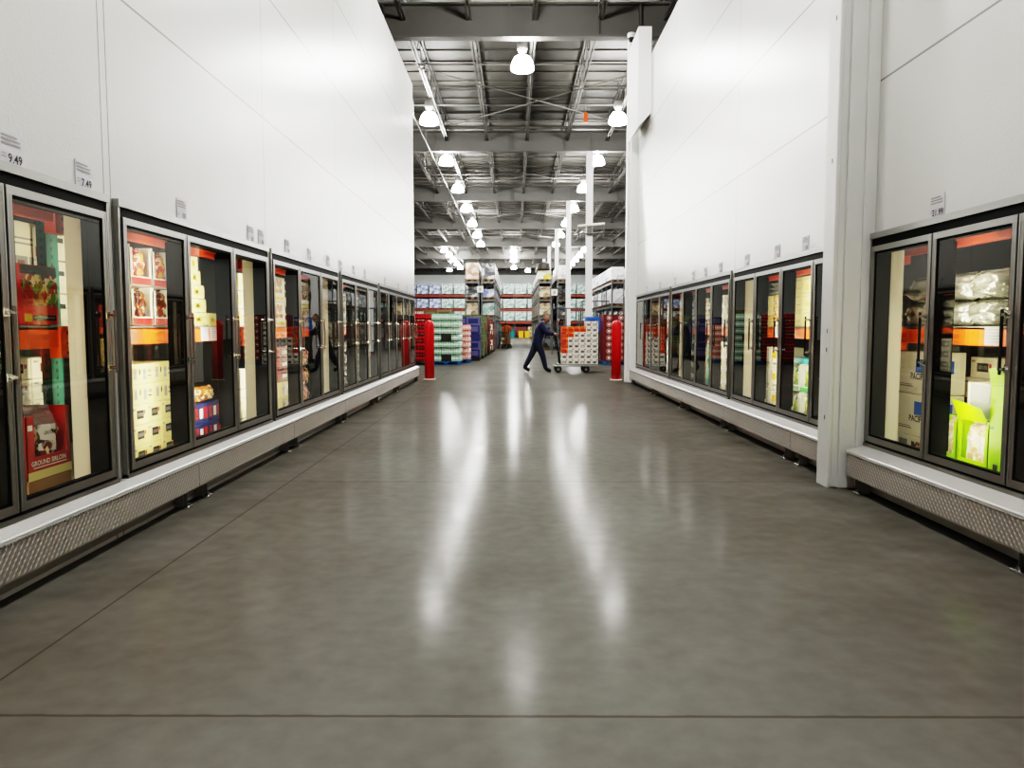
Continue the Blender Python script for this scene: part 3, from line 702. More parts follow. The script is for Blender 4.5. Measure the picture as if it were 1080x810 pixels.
# --- left wall, third bay
for q in range(2):
    put('left', .33, 8.90, ZS+q*.29, carton_mesh(.42, .25, .285, m_whitep, [('f', .12, .75, .35, .9, f_orange), ('f', .1, .9, .06, .2, m_yellow), ('lr', .15, .85, .3, .9, f_orange)]), 'food_box', 'white box with orange food picture in the third left bay, %s' % ('lower', 'upper')[q], 'box', 'white picture boxes in the third left bay')
    put('left', .33, 9.98, ZS+q*.29, carton_mesh(.42, .25, .285, m_whitep if q else m_cream_c, [('f', .15, .95, .2, .85, f_meat), ('lr', .15, .85, .3, .9, f_meat)]), 'food_box', 'pale box with dark meat picture farther in the third left bay, %s' % ('lower', 'upper')[q], 'box', 'dark picture boxes in the third left bay')
    put('left', .33, 8.92, ZL+q*.19, carton_mesh(.48, .3, .185, m_cream_c, [('f', .5, .95, .1, .9, f_pale), ('f', .55, .75, .3, .7, f_meat), ('lr', .3, .7, .2, .8, f_orange)]), 'food_box', 'cream box with food picture on the low shelf, third left bay, %s' % ('lower', 'upper')[q], 'box', 'cream boxes low in the third left bay')
for q in range(3):
    put('left', .33, 8.92, ZL+.38+q*.14, carton_mesh(.50, .3, .135, m_dkred, [('f', .55, .9, .3, .6, m_whitep), ('f', .1, .4, .3, .7, m_redprint)]), 'food_tray', 'maroon carton stacked low in the third left bay, %s' % ('lowest', 'middle', 'topmost')[q], 'carton', 'maroon cartons low in the third left bay')
    for c in range(2):
        put('left', .33+.02*c, 9.86+c*.24, ZL+q*.25, bag_mesh(.24, .13, .23, f_berry if (q+c) % 2 else f_orange, 20+q+c), 'food_bag', '%s standing bag low in the third left bay, %s row' % (('nearer mottled', 'farther mottled')[c], ('bottom', 'middle', 'top')[q]), 'bag', 'standing food bags low in the third left bay')

# generic fill for the bays mostly seen as reflections
def fill(side, bi, yr, upper, lower, seed):
    """yr: list of y centres; upper/lower: (kind, mats...) choices"""
    rnd = random.Random(seed); bname = '%s %s bay' % (BAYNAME[side][bi], side)
    for k, yc in enumerate(yr):
        for lev, zz, tot, opts in (('upper', ZS, .545 if side == 'left' else .475, upper), ('low', ZL, .80, lower)):
            kind, base, pr, nm = opts[k % len(opts)]
            rows = 3 if lev == 'upper' else 4
            hh = tot/rows
            for r in range(rows):
                w_ = .40
                if kind == 'carton':
                    put(side, .33, yc, zz+r*hh, carton_mesh(w_, .28, hh-.004, base, [('f', .12, .88, .2, .8, pr), ('f', .2, .5, .35, .6, base), ('lr', .15, .85, .2, .8, pr)]), 'food_box', '%s box on %s shelf, %s, column %s, %s row' % (nm, lev, bname, NUM[k], ORD[r]), 'box', 'boxes on the %s shelf of the %s' % (lev, bname))
                else:
                    put(side, .33, yc, zz+r*hh, bag_mesh(w_-.02, .18, hh*.95, base, seed+k*7+r, top=pr), 'food_bag', '%s bag on %s shelf, %s, column %s, %s row' % (nm, lev, bname, NUM[k], ORD[r]), 'bag', 'bags on the %s shelf of the %s' % (lev, bname))
fill('left', 0, [2.3, 2.75, 3.2, 3.65], [('carton', m_carton, m_greyp, 'white'), ('carton', m_cream_c, f_orange, 'cream picture')], [('carton', m_carton, m_greyink, 'white printed'), ('carton', m_kraft, m_greyink, 'brown')], 27)
fill('left', 3, [11.85, 12.75, 13.35], [('bag', f_dark, m_greyp, 'dark grey'), ('carton', m_whitep, m_greyp, 'white and grey'), ('bag', m_silverbag, m_whitep, 'silver')], [('carton', m_cream_c, m_greyp, 'cream'), ('bag', f_dark, m_darkp, 'charcoal'), ('carton', m_greyp, m_whitep, 'grey')], 31)
fill('left', 4, [14.75, 15.75, 16.75, 17.8], [('bag', m_silverbag, m_greyp, 'silver'), ('carton', m_whitep, m_greyp, 'white'), ('bag', f_dark, m_greyp, 'dark')], [('carton', m_whitep, m_greyp, 'white and grey'), ('bag', f_dark, m_greyp, 'dark'), ('carton', m_greyp, m_darkp, 'grey')], 41)

# --- right wall, first bay
for q in range(2):
    for c, yc in enumerate([4.30, 4.72, 5.14, 5.56, 5.98]):
        put('right', .32+.01*q, yc, ZS+q*.185, bag_mesh(.40, .24, .17 if q == 0 else .19, m_silverbag, 50+q*5+c), 'food_bag', 'silvery bag on the upper shelf nearest the white column, %s layer, %s along' % (('lower', 'upper')[q], ORD[c]), 'bag', 'silvery bags on the first right shelf')
pac = [('f', .62, .96, .52, .84, m_bluep), ('f', .05, .55, .16, .19, m_greyink), ('f', .05, .5, .21, .23, m_greyink), ('lr', .3, .7, .5, .8, m_bluep)]
for q in range(2):
    put('right', .32, 5.955, ZL+.17+q*.33, carton_mesh(.40, .30, .325, m_carton, pac, ('PACIFIC', .068, m_ink, -.02, .115)), 'shipping_carton', 'cream carton with blue square beside the cream jamb, %s of two' % ('lower', 'upper')[q], 'carton', 'cream cartons with blue squares')
for q in range(1):
    put('right', .32, 5.95, ZL, carton_mesh(.42, .30, .165, m_carton, [('f', .1, .4, .2, .8, m_greyink), ('f', .55, .9, .3, .8, f_meat)]), 'food_box', 'low pale box with small pictures under the blue square cartons', 'box')
for q in range(5):
    put('right', .55, 6.30, ZL+q*.16, carton_mesh(.24, .2, .155, m_greyp, [('lr', .1, .9, .2, .8, m_greyink), ('f', .2, .8, .2, .7, m_ink)]), 'shipping_carton', 'grey printed carton behind the cream jamb, %s in its stack' % ORD[q], 'carton', 'grey cartons behind the first right jamb')
for q in range(5):
    for c in range(2):
        if q == 4 and c == 0: continue
        put('right', .68, 5.42+c*.31-(.08 if q == 4 else 0), ZL+q*.16, carton_mesh(.30, .30, .155, m_kraft if q % 3 == 2 else m_carton, logoW), 'shipping_carton', '%s carton with black logo behind the lime boxes, row %s, %s' % ('brown' if q % 3 == 2 else 'white', NUM[q], ('nearer', 'farther')[c]), 'carton', 'logo cartons behind the lime boxes')
for q, yc in enumerate([5.45, 5.14]):
    lo, rz = loc('right', .32+.0*q, yc, ZL)
    display_box('display_box', 'lime green display box with white food bags, %s one' % ('farther narrow', 'nearer wide')[q], 'box', lo, rz, (.24, .34)[q], .26, .38, m_lime, f_pale, 'lime display boxes', .30, bagmat=f_pale, accent=None)
lo, rz = loc('right', .32, 4.885, ZL)
t = thing('display_box', 'tall bright lime green box beside the lime display boxes', 'box', lo, rz)
mb = MB(); w, d, h = .16, .28, .64
mb.rbox(-w/2, w/2, 0, d, 0, h, m_lime, .004)
decal(mb, 'f', w, d, h, .35, .65, .12, .2, m_ink); decal(mb, 'f', w, d, h, .08, .3, .55, .58, m_green)
obj('box_body', mb, t)
mb = MB(); mb.add([(-w/2, 0, h), (w/2, 0, h), (w/2-.01, -.03, h+.12), (-w/2+.02, -.03, h+.11)], [(0, 1, 2, 3)], m_lime); obj('open_flap', mb, t)
put('right', .33, 5.10, ZL+.40, carton_mesh(.27, .20, .24, m_carton, [('f', .12, .95, .05, .98, m_greyp)]), 'shipping_carton', 'grey and white open carton on the lime display boxes', 'carton')
put('right', .30, 5.16, ZL+.392, bag_mesh(.34, .08, .10, m_lime, 61), 'food_bag', 'flat lime green bag lying over the lime display box edge', 'bag') if False else None
mb = MB(); mb.add([(-.17, 0, 0), (.17, 0, 0), (.17, -.05, .10), (-.17, -.05, .14)], [(0, 1, 2, 3)], m_lime); mb.add([(-.12, -.012, .035), (.02, -.011, .032), (.02, -.028, .07), (-.12, -.03, .08)], [(0, 1, 2, 3)], m_whitep)
put('right', .315, 5.14, ZL+.382, mb.mesh('flap'), 'box_lid', 'torn lime green lid leaning out over the wide lime box', 'lid')
for q in range(3):
    put('right', .30+.02, 4.35-q*.36, ZL, carton_mesh(.34, .28, .42, m_lime if q == 0 else m_whitep, [('f', .15, .85, .2, .8, f_pale), ('lr', .15, .85, .2, .8, f_veg)]), 'food_box', 'tall food box low on the shelf at the near end, %s along' % ORD[q], 'box', 'near end food boxes of the first right bay')
# --- right wall, second bay
for r in range(3):
    for c in range(2):
        put('right', .32, 8.13+c*.335, ZS+r*.18, carton_mesh(.33, .28, .177, m_cream_c, [('f', .3, .55, .2, .5, m_yellow), ('f', .1, .9, .8, .84, m_greyink), ('f', .6, .9, .3, .36, m_greyink), ('lr', .2, .7, .2, .6, m_yellow)]), 'shipping_carton', 'cream carton above the green vegetable boxes, %s row, %s' % (('bottom', 'middle', 'top')[r], ('nearer', 'farther')[c]), 'carton', 'cream cartons above the vegetable boxes')
        put('right', .32, 9.06+c*.335, ZS+r*.125, carton_mesh(.33, .28, .122, m_cream_c, [('f', .05, .55, .08, .95, f_orange), ('lr', .2, .7, .2, .8, f_orange)]), 'food_box', 'cream box with orange picture in the second right bay, %s row, %s' % (('bottom', 'middle', 'top')[r], ('nearer', 'farther')[c]), 'box', 'orange picture boxes in the second right bay')
        put('right', .32, 9.06+c*.335, ZL+r*.26, carton_mesh(.33, .28, .255, m_carton, [('f', .1, .5, .5, .8, m_yellow), ('f', .2, .8, .2, .3, m_greyink), ('f', .55, .7, .05, .95, m_greyp)]), 'shipping_carton', 'pale carton low in the second right bay, %s row, %s' % (('bottom', 'middle', 'top')[r], ('nearer', 'farther')[c]), 'carton', 'pale cartons low in the second right bay')
    put('right', .34, 9.22, ZS+.378+r*.056, bag_mesh(.6, .24, .052, m_silverbag, 70+r), 'food_bag', 'flat silvery bag on the orange picture boxes, %s' % ('lowest', 'middle', 'topmost')[r], 'bag', 'flat bags on the orange picture boxes')
for r in range(2):
    for c in range(2):
        lo, rz = loc('right', .32, 8.13+c*.335, ZL+r*.31)
        display_box('display_box', 'white display box of green vegetable bags, %s row, %s' % (('lower', 'upper')[r], ('nearer', 'farther')[c]), 'box', lo, rz, .325, .28, .305, m_whitep, f_veg, 'vegetable bag display boxes', .22, bagmat=f_veg, accent=m_green)
put('right', .32, 8.30, ZL+.62, carton_mesh(.66, .28, .06, m_tealp, []), 'box_lid', 'long flat teal box lying on the vegetable display boxes', 'box')
fill('right', 1, [7.2, 7.64], [('carton', m_cream_c, m_greyp, 'cream'), ('carton', m_darkp, m_dkred, 'dark red')], [('carton', m_whitep, f_veg, 'green picture'), ('carton', m_dkred, m_darkp, 'maroon')], 55)
# --- right wall, third and fourth bays
fill('right', 2, [10.9, 11.6, 12.25, 12.95, 13.5], [('carton', m_whitep, m_dkred, 'white and maroon'), ('carton', m_whitep, m_greyp, 'tall white'), ('bag', f_bluew, m_bluep, 'blue and white'), ('carton', m_carton, f_orange, 'cream picture'), ('bag', f_bluew, m_greyp, 'pale blue')], [('carton', m_whitep, m_tealp, 'white and teal'), ('carton', m_whitep, f_veg, 'white and green'), ('carton', m_green, m_tealp, 'dark green'), ('carton', m_redprint, m_dkred, 'red'), ('bag', f_dark, m_greyp, 'grey')], 61)
fill('right', 3, [14.8, 15.6, 16.4, 17.1], [('carton', m_redprint, m_dkred, 'red'), ('carton', m_whitep, f_orange, 'white picture'), ('bag', f_bluew, m_bluep, 'blue'), ('bag', m_silverbag, m_whitep, 'silver')], [('carton', m_cream_c, f_orange, 'cream picture'), ('carton', m_whitep, m_greyp, 'white'), ('carton', m_dkred, m_redprint, 'red'), ('bag', f_dark, m_greyp, 'grey')], 71)
# price card strips on the orange beams
def beam_card(side, y, w, label, zc=1.24):
    s, P, _ = SIDE[side]
    mb = MB(); mb.box(-w/2, w/2, 0, .0015, -.058, .058, m_paper)
    for i in range(5): mb.quad((-w/2+.01, -.001, .04-i*.02), (w/2-.01, -.001, .04-i*.02), (w/2-.01, -.001, .046-i*.02), (-w/2+.01, -.001, .046-i*.02), m_greyp)
    obj('shelf_card', mb, loc=(s*(P+RACKD-.004), y, zc), rz=PI/2 if side == 'left' else -PI/2, label=label, cat='card')
beam_card('left', 6.65, .16, 'white printed card on the orange beam behind the second left bay, nearer one')
beam_card('left', 6.84, .14, 'white printed card on the orange beam behind the second left bay, farther one')
beam_card('right', 4.93, .18, 'white printed card at the near end of the first right orange beam')
beam_card('right', 9.0, .15, 'white card on the orange beam in the second right bay')
beam_card('right', 8.50, .10, 'narrow white card on the orange beam above the vegetable boxes')

# price tags above the doors
def price_tag(side, y, w, h, label, price=None, z=None, d=.028, group=None):
    s, P, _ = SIDE[side]
    mb = MB(); mb.box(-w/2, w/2, -.003, 0, 0, h, m_paper)
    if price is not None:
        mat = Matrix(((1, 0, 0, w/2-.008), (0, 0, -1, -.0045), (0, 1, 0, .012), (0, 0, 0, 1)))
        if price: mb.text(price, h*.40, m_ink, mat, 'RIGHT')
    for i in range(3):
        zz = h*(.84-.12*i); mb.quad((-w/2+.01, -.0042, zz), (w/2*(.5 if i == 0 else .8), -.0042, zz), (w/2*(.5 if i == 0 else .8), -.0042, zz+h*.07), (-w/2+.01, -.0042, zz+h*.07), m_greyink)
    for i in range(2): mb.quad((-w/2+.01, -.0042, h*(.3-.1*i)), (-w/2+w*.25, -.0042, h*(.3-.1*i)), (-w/2+w*.25, -.0042, h*(.34-.1*i)), (-w/2+.01, -.0042, h*(.34-.1*i)), m_greyp)
    if price == '': mb.quad((w*.02, -.0043, h*.1), (w*.42, -.0043, h*.1), (w*.42, -.0043, h*.36), (w*.02, -.0043, h*.36), m_greyink)
    obj('price_tag', mb, loc=(s*(P+d), y, ZT[side]+.004 if z is None else z), rz=PI/2 if side == 'left' else -PI/2, label=label, cat='price tag', group=group)
price_tag('left', 3.75, .17, .155, 'white price tag reading 9.49 above the first left freezer doors', '9.49')
price_tag('left', 4.37, .165, .15, 'white price tag reading 7.49 near the end of the first left bay', '7.49')
price_tag('right', 5.16, .17, .15, 'white price tag reading 21.99 above the first right freezer doors', '21.99')
for k, y in enumerate([5.64, 7.10, 7.39, 8.24, 9.11, 10.03, 10.74, 11.61, 12.49, 14.40, 16.03, 17.3]):
    price_tag('left', y, .16, .15, 'small white price tag above the left doors, %s beyond the tag reading 7.49' % ORD[k], '', group='price tags along the left wall')
for k, y in enumerate([7.47, 8.27, 9.34, 10.54, 11.37, 12.15, 13.5, 14.9, 16.4]):
    price_tag('right', y, .16, .15, 'small white price tag above the right doors, %s beyond the white column' % ORD[k], '', group='price tags along the right wall')
#PART2
# ------------------------------------------------------------------ lamps
def make_lamp(label, group, locn):
    t = thing('high_bay_lamp', label, 'lamp', locn, 0, group)
    g = MB(); g.lathe([(.05, .34), (.05, .42), (.10, .44), (.13, .50), (.13, .66), (.09, .70), (.03, .72)], m_steel, 16); obj('ballast_housing', g, t, smooth=False)
    g = MB(); g.lathe([(.26, 0.0), (.285, .03), (.27, .12), (.235, .22), (.17, .31), (.10, .35), (.05, .355)], m_lens, 20); obj('glowing_shade', g, t, smooth=True, label='glowing prismatic shade')
    g = MB(); g.tube([(0, 0, .72), (0, 0, 1.28)], .012, m_steel, 6); obj('hanger_rod', g, t)
    return t
lamp0 = None
def lamp(x, y, label, group):
    global lamp0
    z = 7.52
    if lamp0 is None: lamp0 = make_lamp(label, group, (x, y, z)); return
    dup(lamp0, (x, y, z), None, label, group)
for k, y in enumerate([18.95, 13.1, 7.2, 1.3, -4.6]):
    lamp(.18, y, 'bell-shaped high-bay lamp hanging over the middle of the aisle' if k == 0 else 'bell-shaped high-bay lamp over the aisle, nearer than the frame shows, %s' % ORD[k-1], 'lamps over the aisle')
for k in range(7):
    y = 23.8+5.88*k
    lamp(-2.63, y, 'bell-shaped lamp, %s from the front in the left ceiling row' % ORD[k], 'left ceiling row of lamps')
    lamp(3.16, y, 'bell-shaped lamp beside the columns, %s from the front in the right ceiling row' % ORD[k], 'right ceiling row of lamps')
for k in range(5):
    y = 63.5+4.6*k
    lamp(-5.83, y, 'small distant lamp near the far racks, %s in the far left row' % ORD[k], 'far left row of lamps')
    if k < 4: lamp(-.1, y+(4.6 if k == 3 else .6), 'small distant lamp above the main aisle, %s in the far middle row' % ORD[k], 'far middle row of lamps')
    lamp(5.75, y, 'small distant lamp behind the columns, %s in the far right row' % ORD[k], 'far right row of lamps')
lamp(-7.3, 85.5, 'lone distant lamp low beside the far left row', 'lone far lamps'); lamp(1.46, 86.2, 'lone distant lamp beside the far middle row', 'lone far lamps')
for k in range(5):
    for sx in (-10.5, 11):  # lamps out of view, added to light the sides of the hall
        lamp(sx, 24+9*k, 'added unseen bell-shaped lamp over the %s aisles beyond the freezer rooms, %s' % ('left' if sx < 0 else 'right', ORD[k]), 'added unseen lamps over the side aisles')

# ------------------------------------------------------------------ bollards
for x, y, lab in ((-2.13, 18.9, 'red round-topped bollard at the end of the left freezer wall'), (2.50, 18.7, 'red round-topped bollard in front of the white column')):
    t = thing('bollard', lab, 'bollard', (x, y, 0), 0, None)
    g = MB(); g.lathe([(.118, .02), (.118, 1.34), (.112, 1.38), (.09, 1.43), (.055, 1.46), (.015, 1.468)], m_red, 28); obj('post', g, t, smooth=True)
    g = MB(); g.lathe([(.15, 0), (.15, .012), (.135, .02)], m_whitep, 28); obj('base_ring', g, t)

# ------------------------------------------------------------------ pallets, stacked goods
def pallet_mb(w, d, m):
    g = MB()
    for i in range(6):
        a = -w/2+i*(w-.1)/5; g.box(a, a+.10, 0, d, .115, .137, m)
    for i in range(3):
        c = [0.0, d/2-.05, d-.1][i]; g.box(-w/2, w/2, c, c+.1, .095, .115, m); g.box(-w/2, w/2, c, c+.1, 0, .02, m)
        for cx in (-w/2, -.07, w/2-.14): g.box(cx, cx+.14, c, c+.1, .02, .095, m)
    return g
_pm = {}
def pallet(x, y, w, d, m, label, group=None, z=0):
    k = (w, d, m.name)
    if k not in _pm: _pm[k] = pallet_mb(w, d, m).mesh('pallet')
    return obj('pallet', _pm[k], loc=(x, y, z), label=label, cat='pallet', group=group)
m_olive = M('olive_case_print', '#4c5a3c', .5, amt=.25, scale=9); m_olive2 = M('dull_green_case_print', '#6a7452', .5, amt=.25, scale=9); m_kraft2 = M('brown_case_print', '#6e4c38', .6, amt=.25, scale=9)
m_bluew = M('violet_case_print', '#2c2f66', .5, amt=.25, scale=9); m_purp = M('pale_violet_print', '#62608a', .5, amt=.2, scale=9)
# bottle packs
def bottle_pack_mesh(w, d, h, body, cap, lab, nx=4, ny=3):
    g = MB(); rw = w/nx/2*.94
    for i in range(nx):
        for j in range(ny):
            if 0 < i < nx-1 and 0 < j < ny-1: continue
            c = (-w/2+w*(i+.5)/nx, d*(j+.5)/ny)
            g.lathe([(rw, 0), (rw, h*.30)], body, 8, c); g.lathe([(rw*1.01, h*.30), (rw*1.01, h*.56)], lab, 8, c)
            g.lathe([(rw, h*.56), (rw*.9, h*.68), (rw*.40, h*.86)], body, 8, c); g.lathe([(rw*.42, h*.86), (rw*.42, h*.97)], cap, 8, c)
    g.box(-w/2, w/2, 0, d, 0, h*.02, m_clear)
    return g.mesh('bottle_pack')
m_gbottle = M('pale_green_bottle', '#a9c9b4', .2, amt=.15, scale=8); m_glabel = M('white_green_label', '#e8efe6', .4, amt=.1, scale=8); m_gcap = M('green_cap', '#3f8f63', .4, amt=.1)
m_cola = M('dark_cola_bottle', '#7a1218', .25, amt=.2); m_colalab = M('red_bottle_label', '#d0141c', .35, amt=.08); 
m_pbottle = M('pink_drink_bottle', '#e6a79a', .25, amt=.2, scale=8); m_plabel = M('white_pink_label', '#f0d8d0', .4, amt=.1)
def packs(px, py, w, d, h, nx, ny, nz, mesh, z0, name, what, cat, gap=()):
    for r in range(nz):
        for i in range(nx):
            for j in range(ny):
                if (r, i, j) in gap:  # open gap: a dark block stands in for its shade
                    obj('shade_gap_block', carton_mesh(w-.03, .37, h-.012, m_darkp, []), loc=(px-w*nx/2+w*(i+.5), py+d*j+.01, z0+r*h), label='dark block standing in for a shaded gap in the green bottle stack, %s layer from the bottom' % ORD[r], cat='carton')
                    continue
                lab = '%s, %s layer from the bottom, %s across, %s deep' % (what, ORD[r], ORD[i], ORD[j])
                obj(name, mesh, loc=(px-w*nx/2+w*(i+.5)+random.uniform(-.002, .002), py+d*j+random.uniform(-.002, .002), z0+r*h), label=lab, cat=cat, group=what)
pk = bottle_pack_mesh(.325, .38, .225, m_gbottle, m_gcap, m_glabel)
pallet(-2.36, 26.0, 1.02, 1.2, m_bluewood, 'blue pallet under the stacked green and white water bottles')
packs(-2.36, 26.0, .33, .39, .235, 3, 3, 7, pk, .14, 'bottle_pack', 'pack of pale green bottles', 'bottle pack', gap={(0, 1, 0), (3, 1, 0)})
pk2 = bottle_pack_mesh(.34, .38, .225, m_cola, m_colalab, m_colalab)
pallet(-3.45, 26.0, 1.0, 1.2, m_darkp, 'dark pallet under the red cola bottles beside the left freezer wall')
packs(-3.45, 26.0, .345, .39, .235, 3, 2, 7, pk2, .14, 'bottle_pack', 'pack of red cola bottles', 'bottle pack')
pk3 = bottle_pack_mesh(.325, .38, .20, m_pbottle, m_orangep, m_plabel)
pallet(-1.98, 27.45, .70, 1.2, m_bluewood, 'blue pallet under the pink drink bottles')
packs(-1.98, 27.45, .335, .39, .21, 2, 3, 6, pk3, .14, 'bottle_pack', 'pack of pink drink bottles', 'bottle pack')
# further display pallets along the aisle edge: crates or cartons as separate boxes
def carton_pallet(x, y, nx, nz, w, d, h, mats, what, palm=m_darkp, ny=2, prints=None):
    pallet(x, y, nx*w, ny*d, palm, 'pallet under the %s' % what, None)
    for r in range(nz):
        for i in range(nx):
            for j in range(ny):
                m = mats[(r+i+j) % len(mats)]
                me = carton_mesh(w-.006, d-.006, h-.004, m, prints or [('flr', .12, .88, .2, .8, mats[(r+i+1) % len(mats)])])
                obj('carton', me, loc=(x-w*nx/2+w*(i+.5), y+d*j, .138+r*h), label='carton of the %s, layer %s, %s across, %s deep' % (what, NUM[r], ORD[i], ORD[j]), cat='carton', group=what)
carton_pallet(-1.85, 29.2, 2, 5, .50, .55, .31, [m_navy, m_bluew, m_purp], 'purple and blue drink cases')
carton_pallet(-1.78, 31.2, 2, 6, .50, .55, .28, [m_olive, m_olive2], 'green and tan cases')
carton_pallet(-1.75, 33.3, 2, 6, .50, .55, .27, [m_olive2, m_olive, m_kraft2], 'olive and brown cases')
carton_pallet(-1.68, 35.6, 2, 5, .50, .55, .31, [m_kraft2, m_darkp, m_dkred], 'dark brown cases')
carton_pallet(-1.62, 38.0, 2, 6, .50, .55, .26, [m_dkred, m_kraft2, m_whitep], 'red and white cases')
carton_pallet(-1.58, 40.3, 2, 5, .50, .55, .27, [m_kraft2, m_dkred], 'rust coloured cases')
carton_pallet(-2.9, 28.4, 2, 6, .50, .55, .30, [m_olive2, m_kraft2], 'mixed pale cases behind the green bottles')
# right side stacks
circ = []
def circle_carton(w, d, h):
    key = ('circ', w, d, h)
    if key in _cache: return _cache[key]
    g = MB(); g.rbox(-w/2, w/2, 0, d, 0, h, m_dkred, .004)
    def ring(cx, cz, r0, m, y):
        vs = [(cx+r0*math.cos(2*PI*k/18), y, cz+r0*math.sin(2*PI*k/18)) for k in range(18)]; g.add(vs, [tuple(range(18))], m)
    ring(0, h/2, h*.40, m_greyp, -.002); ring(0, h/2, h*.30, m_redprint, -.0035); ring(0, h/2, h*.16, m_whitep, -.005)
    _cache[key] = g.mesh('carton'); return _cache[key]
pallet(3.82, 26.0, 1.6, 1.0, m_bluewood, 'pallet under the maroon drink cases behind the red bollard')
for r in range(7):
    for i in range(4):
        for j in range(2):
            obj('drink_case', circle_carton(.395, .45, .225), loc=(3.02+.4*i+.2, 26.0+.46*j, .138+r*.228), label='maroon drink case with round emblem, layer %s, %s from the cart, %s deep' % (NUM[r], ORD[i], ORD[j]), cat='case', group='maroon drink cases behind the bollard')
pallet(2.80, 27.0, .5, 1.0, m_darkp, 'dark pallet under the blue cases')
for r in range(6):
    obj('drink_case', carton_mesh(.48, .6, .25, m_bluep if r > 3 else m_darkp, [('f', .1, .9, .2, .8, m_bluep if r > 3 else m_dkred), ('f', .2, .6, .35, .6, m_navy)]), loc=(2.78, 27.05, .138+r*.255), label='%s case between the cart load and the maroon cases, layer %s' % ('blue' if r > 3 else 'dark', NUM[r]), cat='case', group='blue topped stack of cases')

# ------------------------------------------------------------------ tall racks
ZLV = [1.85, 2.85, 3.86]
def load(x, y, z, w, d, h, m, label, group, seed=0):
    """a wrapped load on its wooden pallet"""
    t = thing('pallet_load', label, 'pallet load', (x, y, z+.006), 0, group)
    g = pallet_mb(w, d, m_wood) if w < 1.0 else pallet_mb(w, d, m_wood)
    obj('pallet', g, t)
    g = MB(); rnd = random.Random(seed)
    nz = 4; nx = max(2, int(w/.4))
    for r in range(nz):
        hh = (h-.14)/nz
        for i in range(nx):
            ww = (w-.02)/nx; a = -w/2+.01+ww*i
            jit = rnd.uniform(0, .015)
            g.rbox(a+.003, a+ww-.003, .02-jit*.5, d-.02+jit, .138+r*hh, .138+(r+1)*hh-.008, m, .015)
    obj('wrapped_cartons', g, t)
    return t
def rack_row(x0, x1, y0, n, pitch, label, group, mbeam, levels, cross=True):
    t = thing('pallet_rack', label, 'rack', ((x0+x1)/2, y0, 0), 0, group)
    cx = (x0+x1)/2; hw = (x1-x0)/2
    for k in range(n+1):
        g = MB(); y = k*pitch
        for sx in (-hw+.04, hw-.04): g.box(sx-.04, sx+.04, y-.04, y+.04, 0, levels[-1]+.15, m_rackgrey)
        for q in range(5):
            z = .3+q*.75; g.tube([(-hw+.04, y, z), (hw-.04, y, z+.6)], .015, m_rackgrey, 5)
        obj('upright_frame', g, t)
    for z in levels:
        for sx in (-hw, hw-.05):
            g = MB(); g.box(sx, sx+.05, 0, n*pitch, z-.13, z, mbeam); obj('beam', g, t)
        g = MB(); g.box(-hw, hw, -.02, n*pitch, z-.01, z, m_darkp); obj('deck', g, t)
        g = MB(); g.box(-hw+.05, hw-.05, -.045, -.02, z-.11, z-.01, m_rackgrey); obj('end_beam', g, t)
    return t
def rack_loads(x, y0, n, pitch, w, levels, mats, what, hs, group, ext=None):
    for li, z in enumerate(levels):
        for k in range(n):
            m = mats[li][k % len(mats[li])]
            load(x, y0+k*pitch+.10, z, w, pitch-.25, hs[li], m, '%s, %s level, %s from its near end' % (what, ('lower', 'middle', 'top')[li] if len(levels) == 3 else ('lower', 'top')[li], ORD[k]), group, k*10+li)
# left pair
rack_row(-2.82, -2.0, 43, 5, 2.6, 'tall grey rack in the hall, left one of the left pair', 'tall racks ending at the cross aisle', m_rackgrey, ZLV)
rack_row(-1.90, -1.08, 43, 6, 2.6, 'tall grey rack in the hall, right one of the left pair', 'tall racks ending at the cross aisle', m_rackgrey, ZLV)
rack_loads(-2.41, 43, 2, 2.6, .78, ZLV, [[m_wraptan, m_wrapgrey], [m_wrapgrey], [m_wrappink]], 'wrapped load in the leftmost tall rack', [.84, .72, 1.05], 'loads in the leftmost tall rack')
rack_loads(-1.49, 43, 6, 2.6, .78, ZLV, [[m_wrapgreen, m_wrapgrey], [m_wrapblue, m_wrapwhite], [m_wrapgrey]], 'wrapped load in the second tall rack', [.84, .60, 1.02], 'loads in the second tall rack')
# right pair
rack_row(1.30, 2.08, 43, 6, 2.6, 'tall dark rack in the hall, left one of the middle pair', 'tall racks ending at the cross aisle', m_rackgrey, ZLV)
rack_row(2.36, 3.05, 43, 3, 2.6, 'tall dark rack in the hall, right one of the middle pair', 'tall racks ending at the cross aisle', m_rackgrey, ZLV)
rack_loads(1.69, 43, 6, 2.6, .74, ZLV, [[m_wraptan], [m_wraptan, m_wrapgrey], [m_wrapyel, m_wrapwhite, m_wrapgrey]], 'wrapped load in the middle rack behind the man', [.84, .75, .62], 'loads in the middle tall rack')
rack_loads(2.70, 43, 2, 2.6, .66, ZLV, [[m_wrapgrey], [m_wrapdark], [m_wrapwhite]], 'wrapped load in the fourth tall rack', [.6, .82, .92], 'loads in the fourth tall rack')
for k in range(2):
    g = MB(); g.lathe([(.36, 0), (.38, .1), (.34, .42), (.12, .5)], m_darkp, 16); 
    obj('tyre', g, loc=(1.62, 43.4+2.6*k, ZLV[2]+.62), label='dark round bundle on top of the middle rack load, %s' % ('nearer', 'farther')[k], cat='bundle')
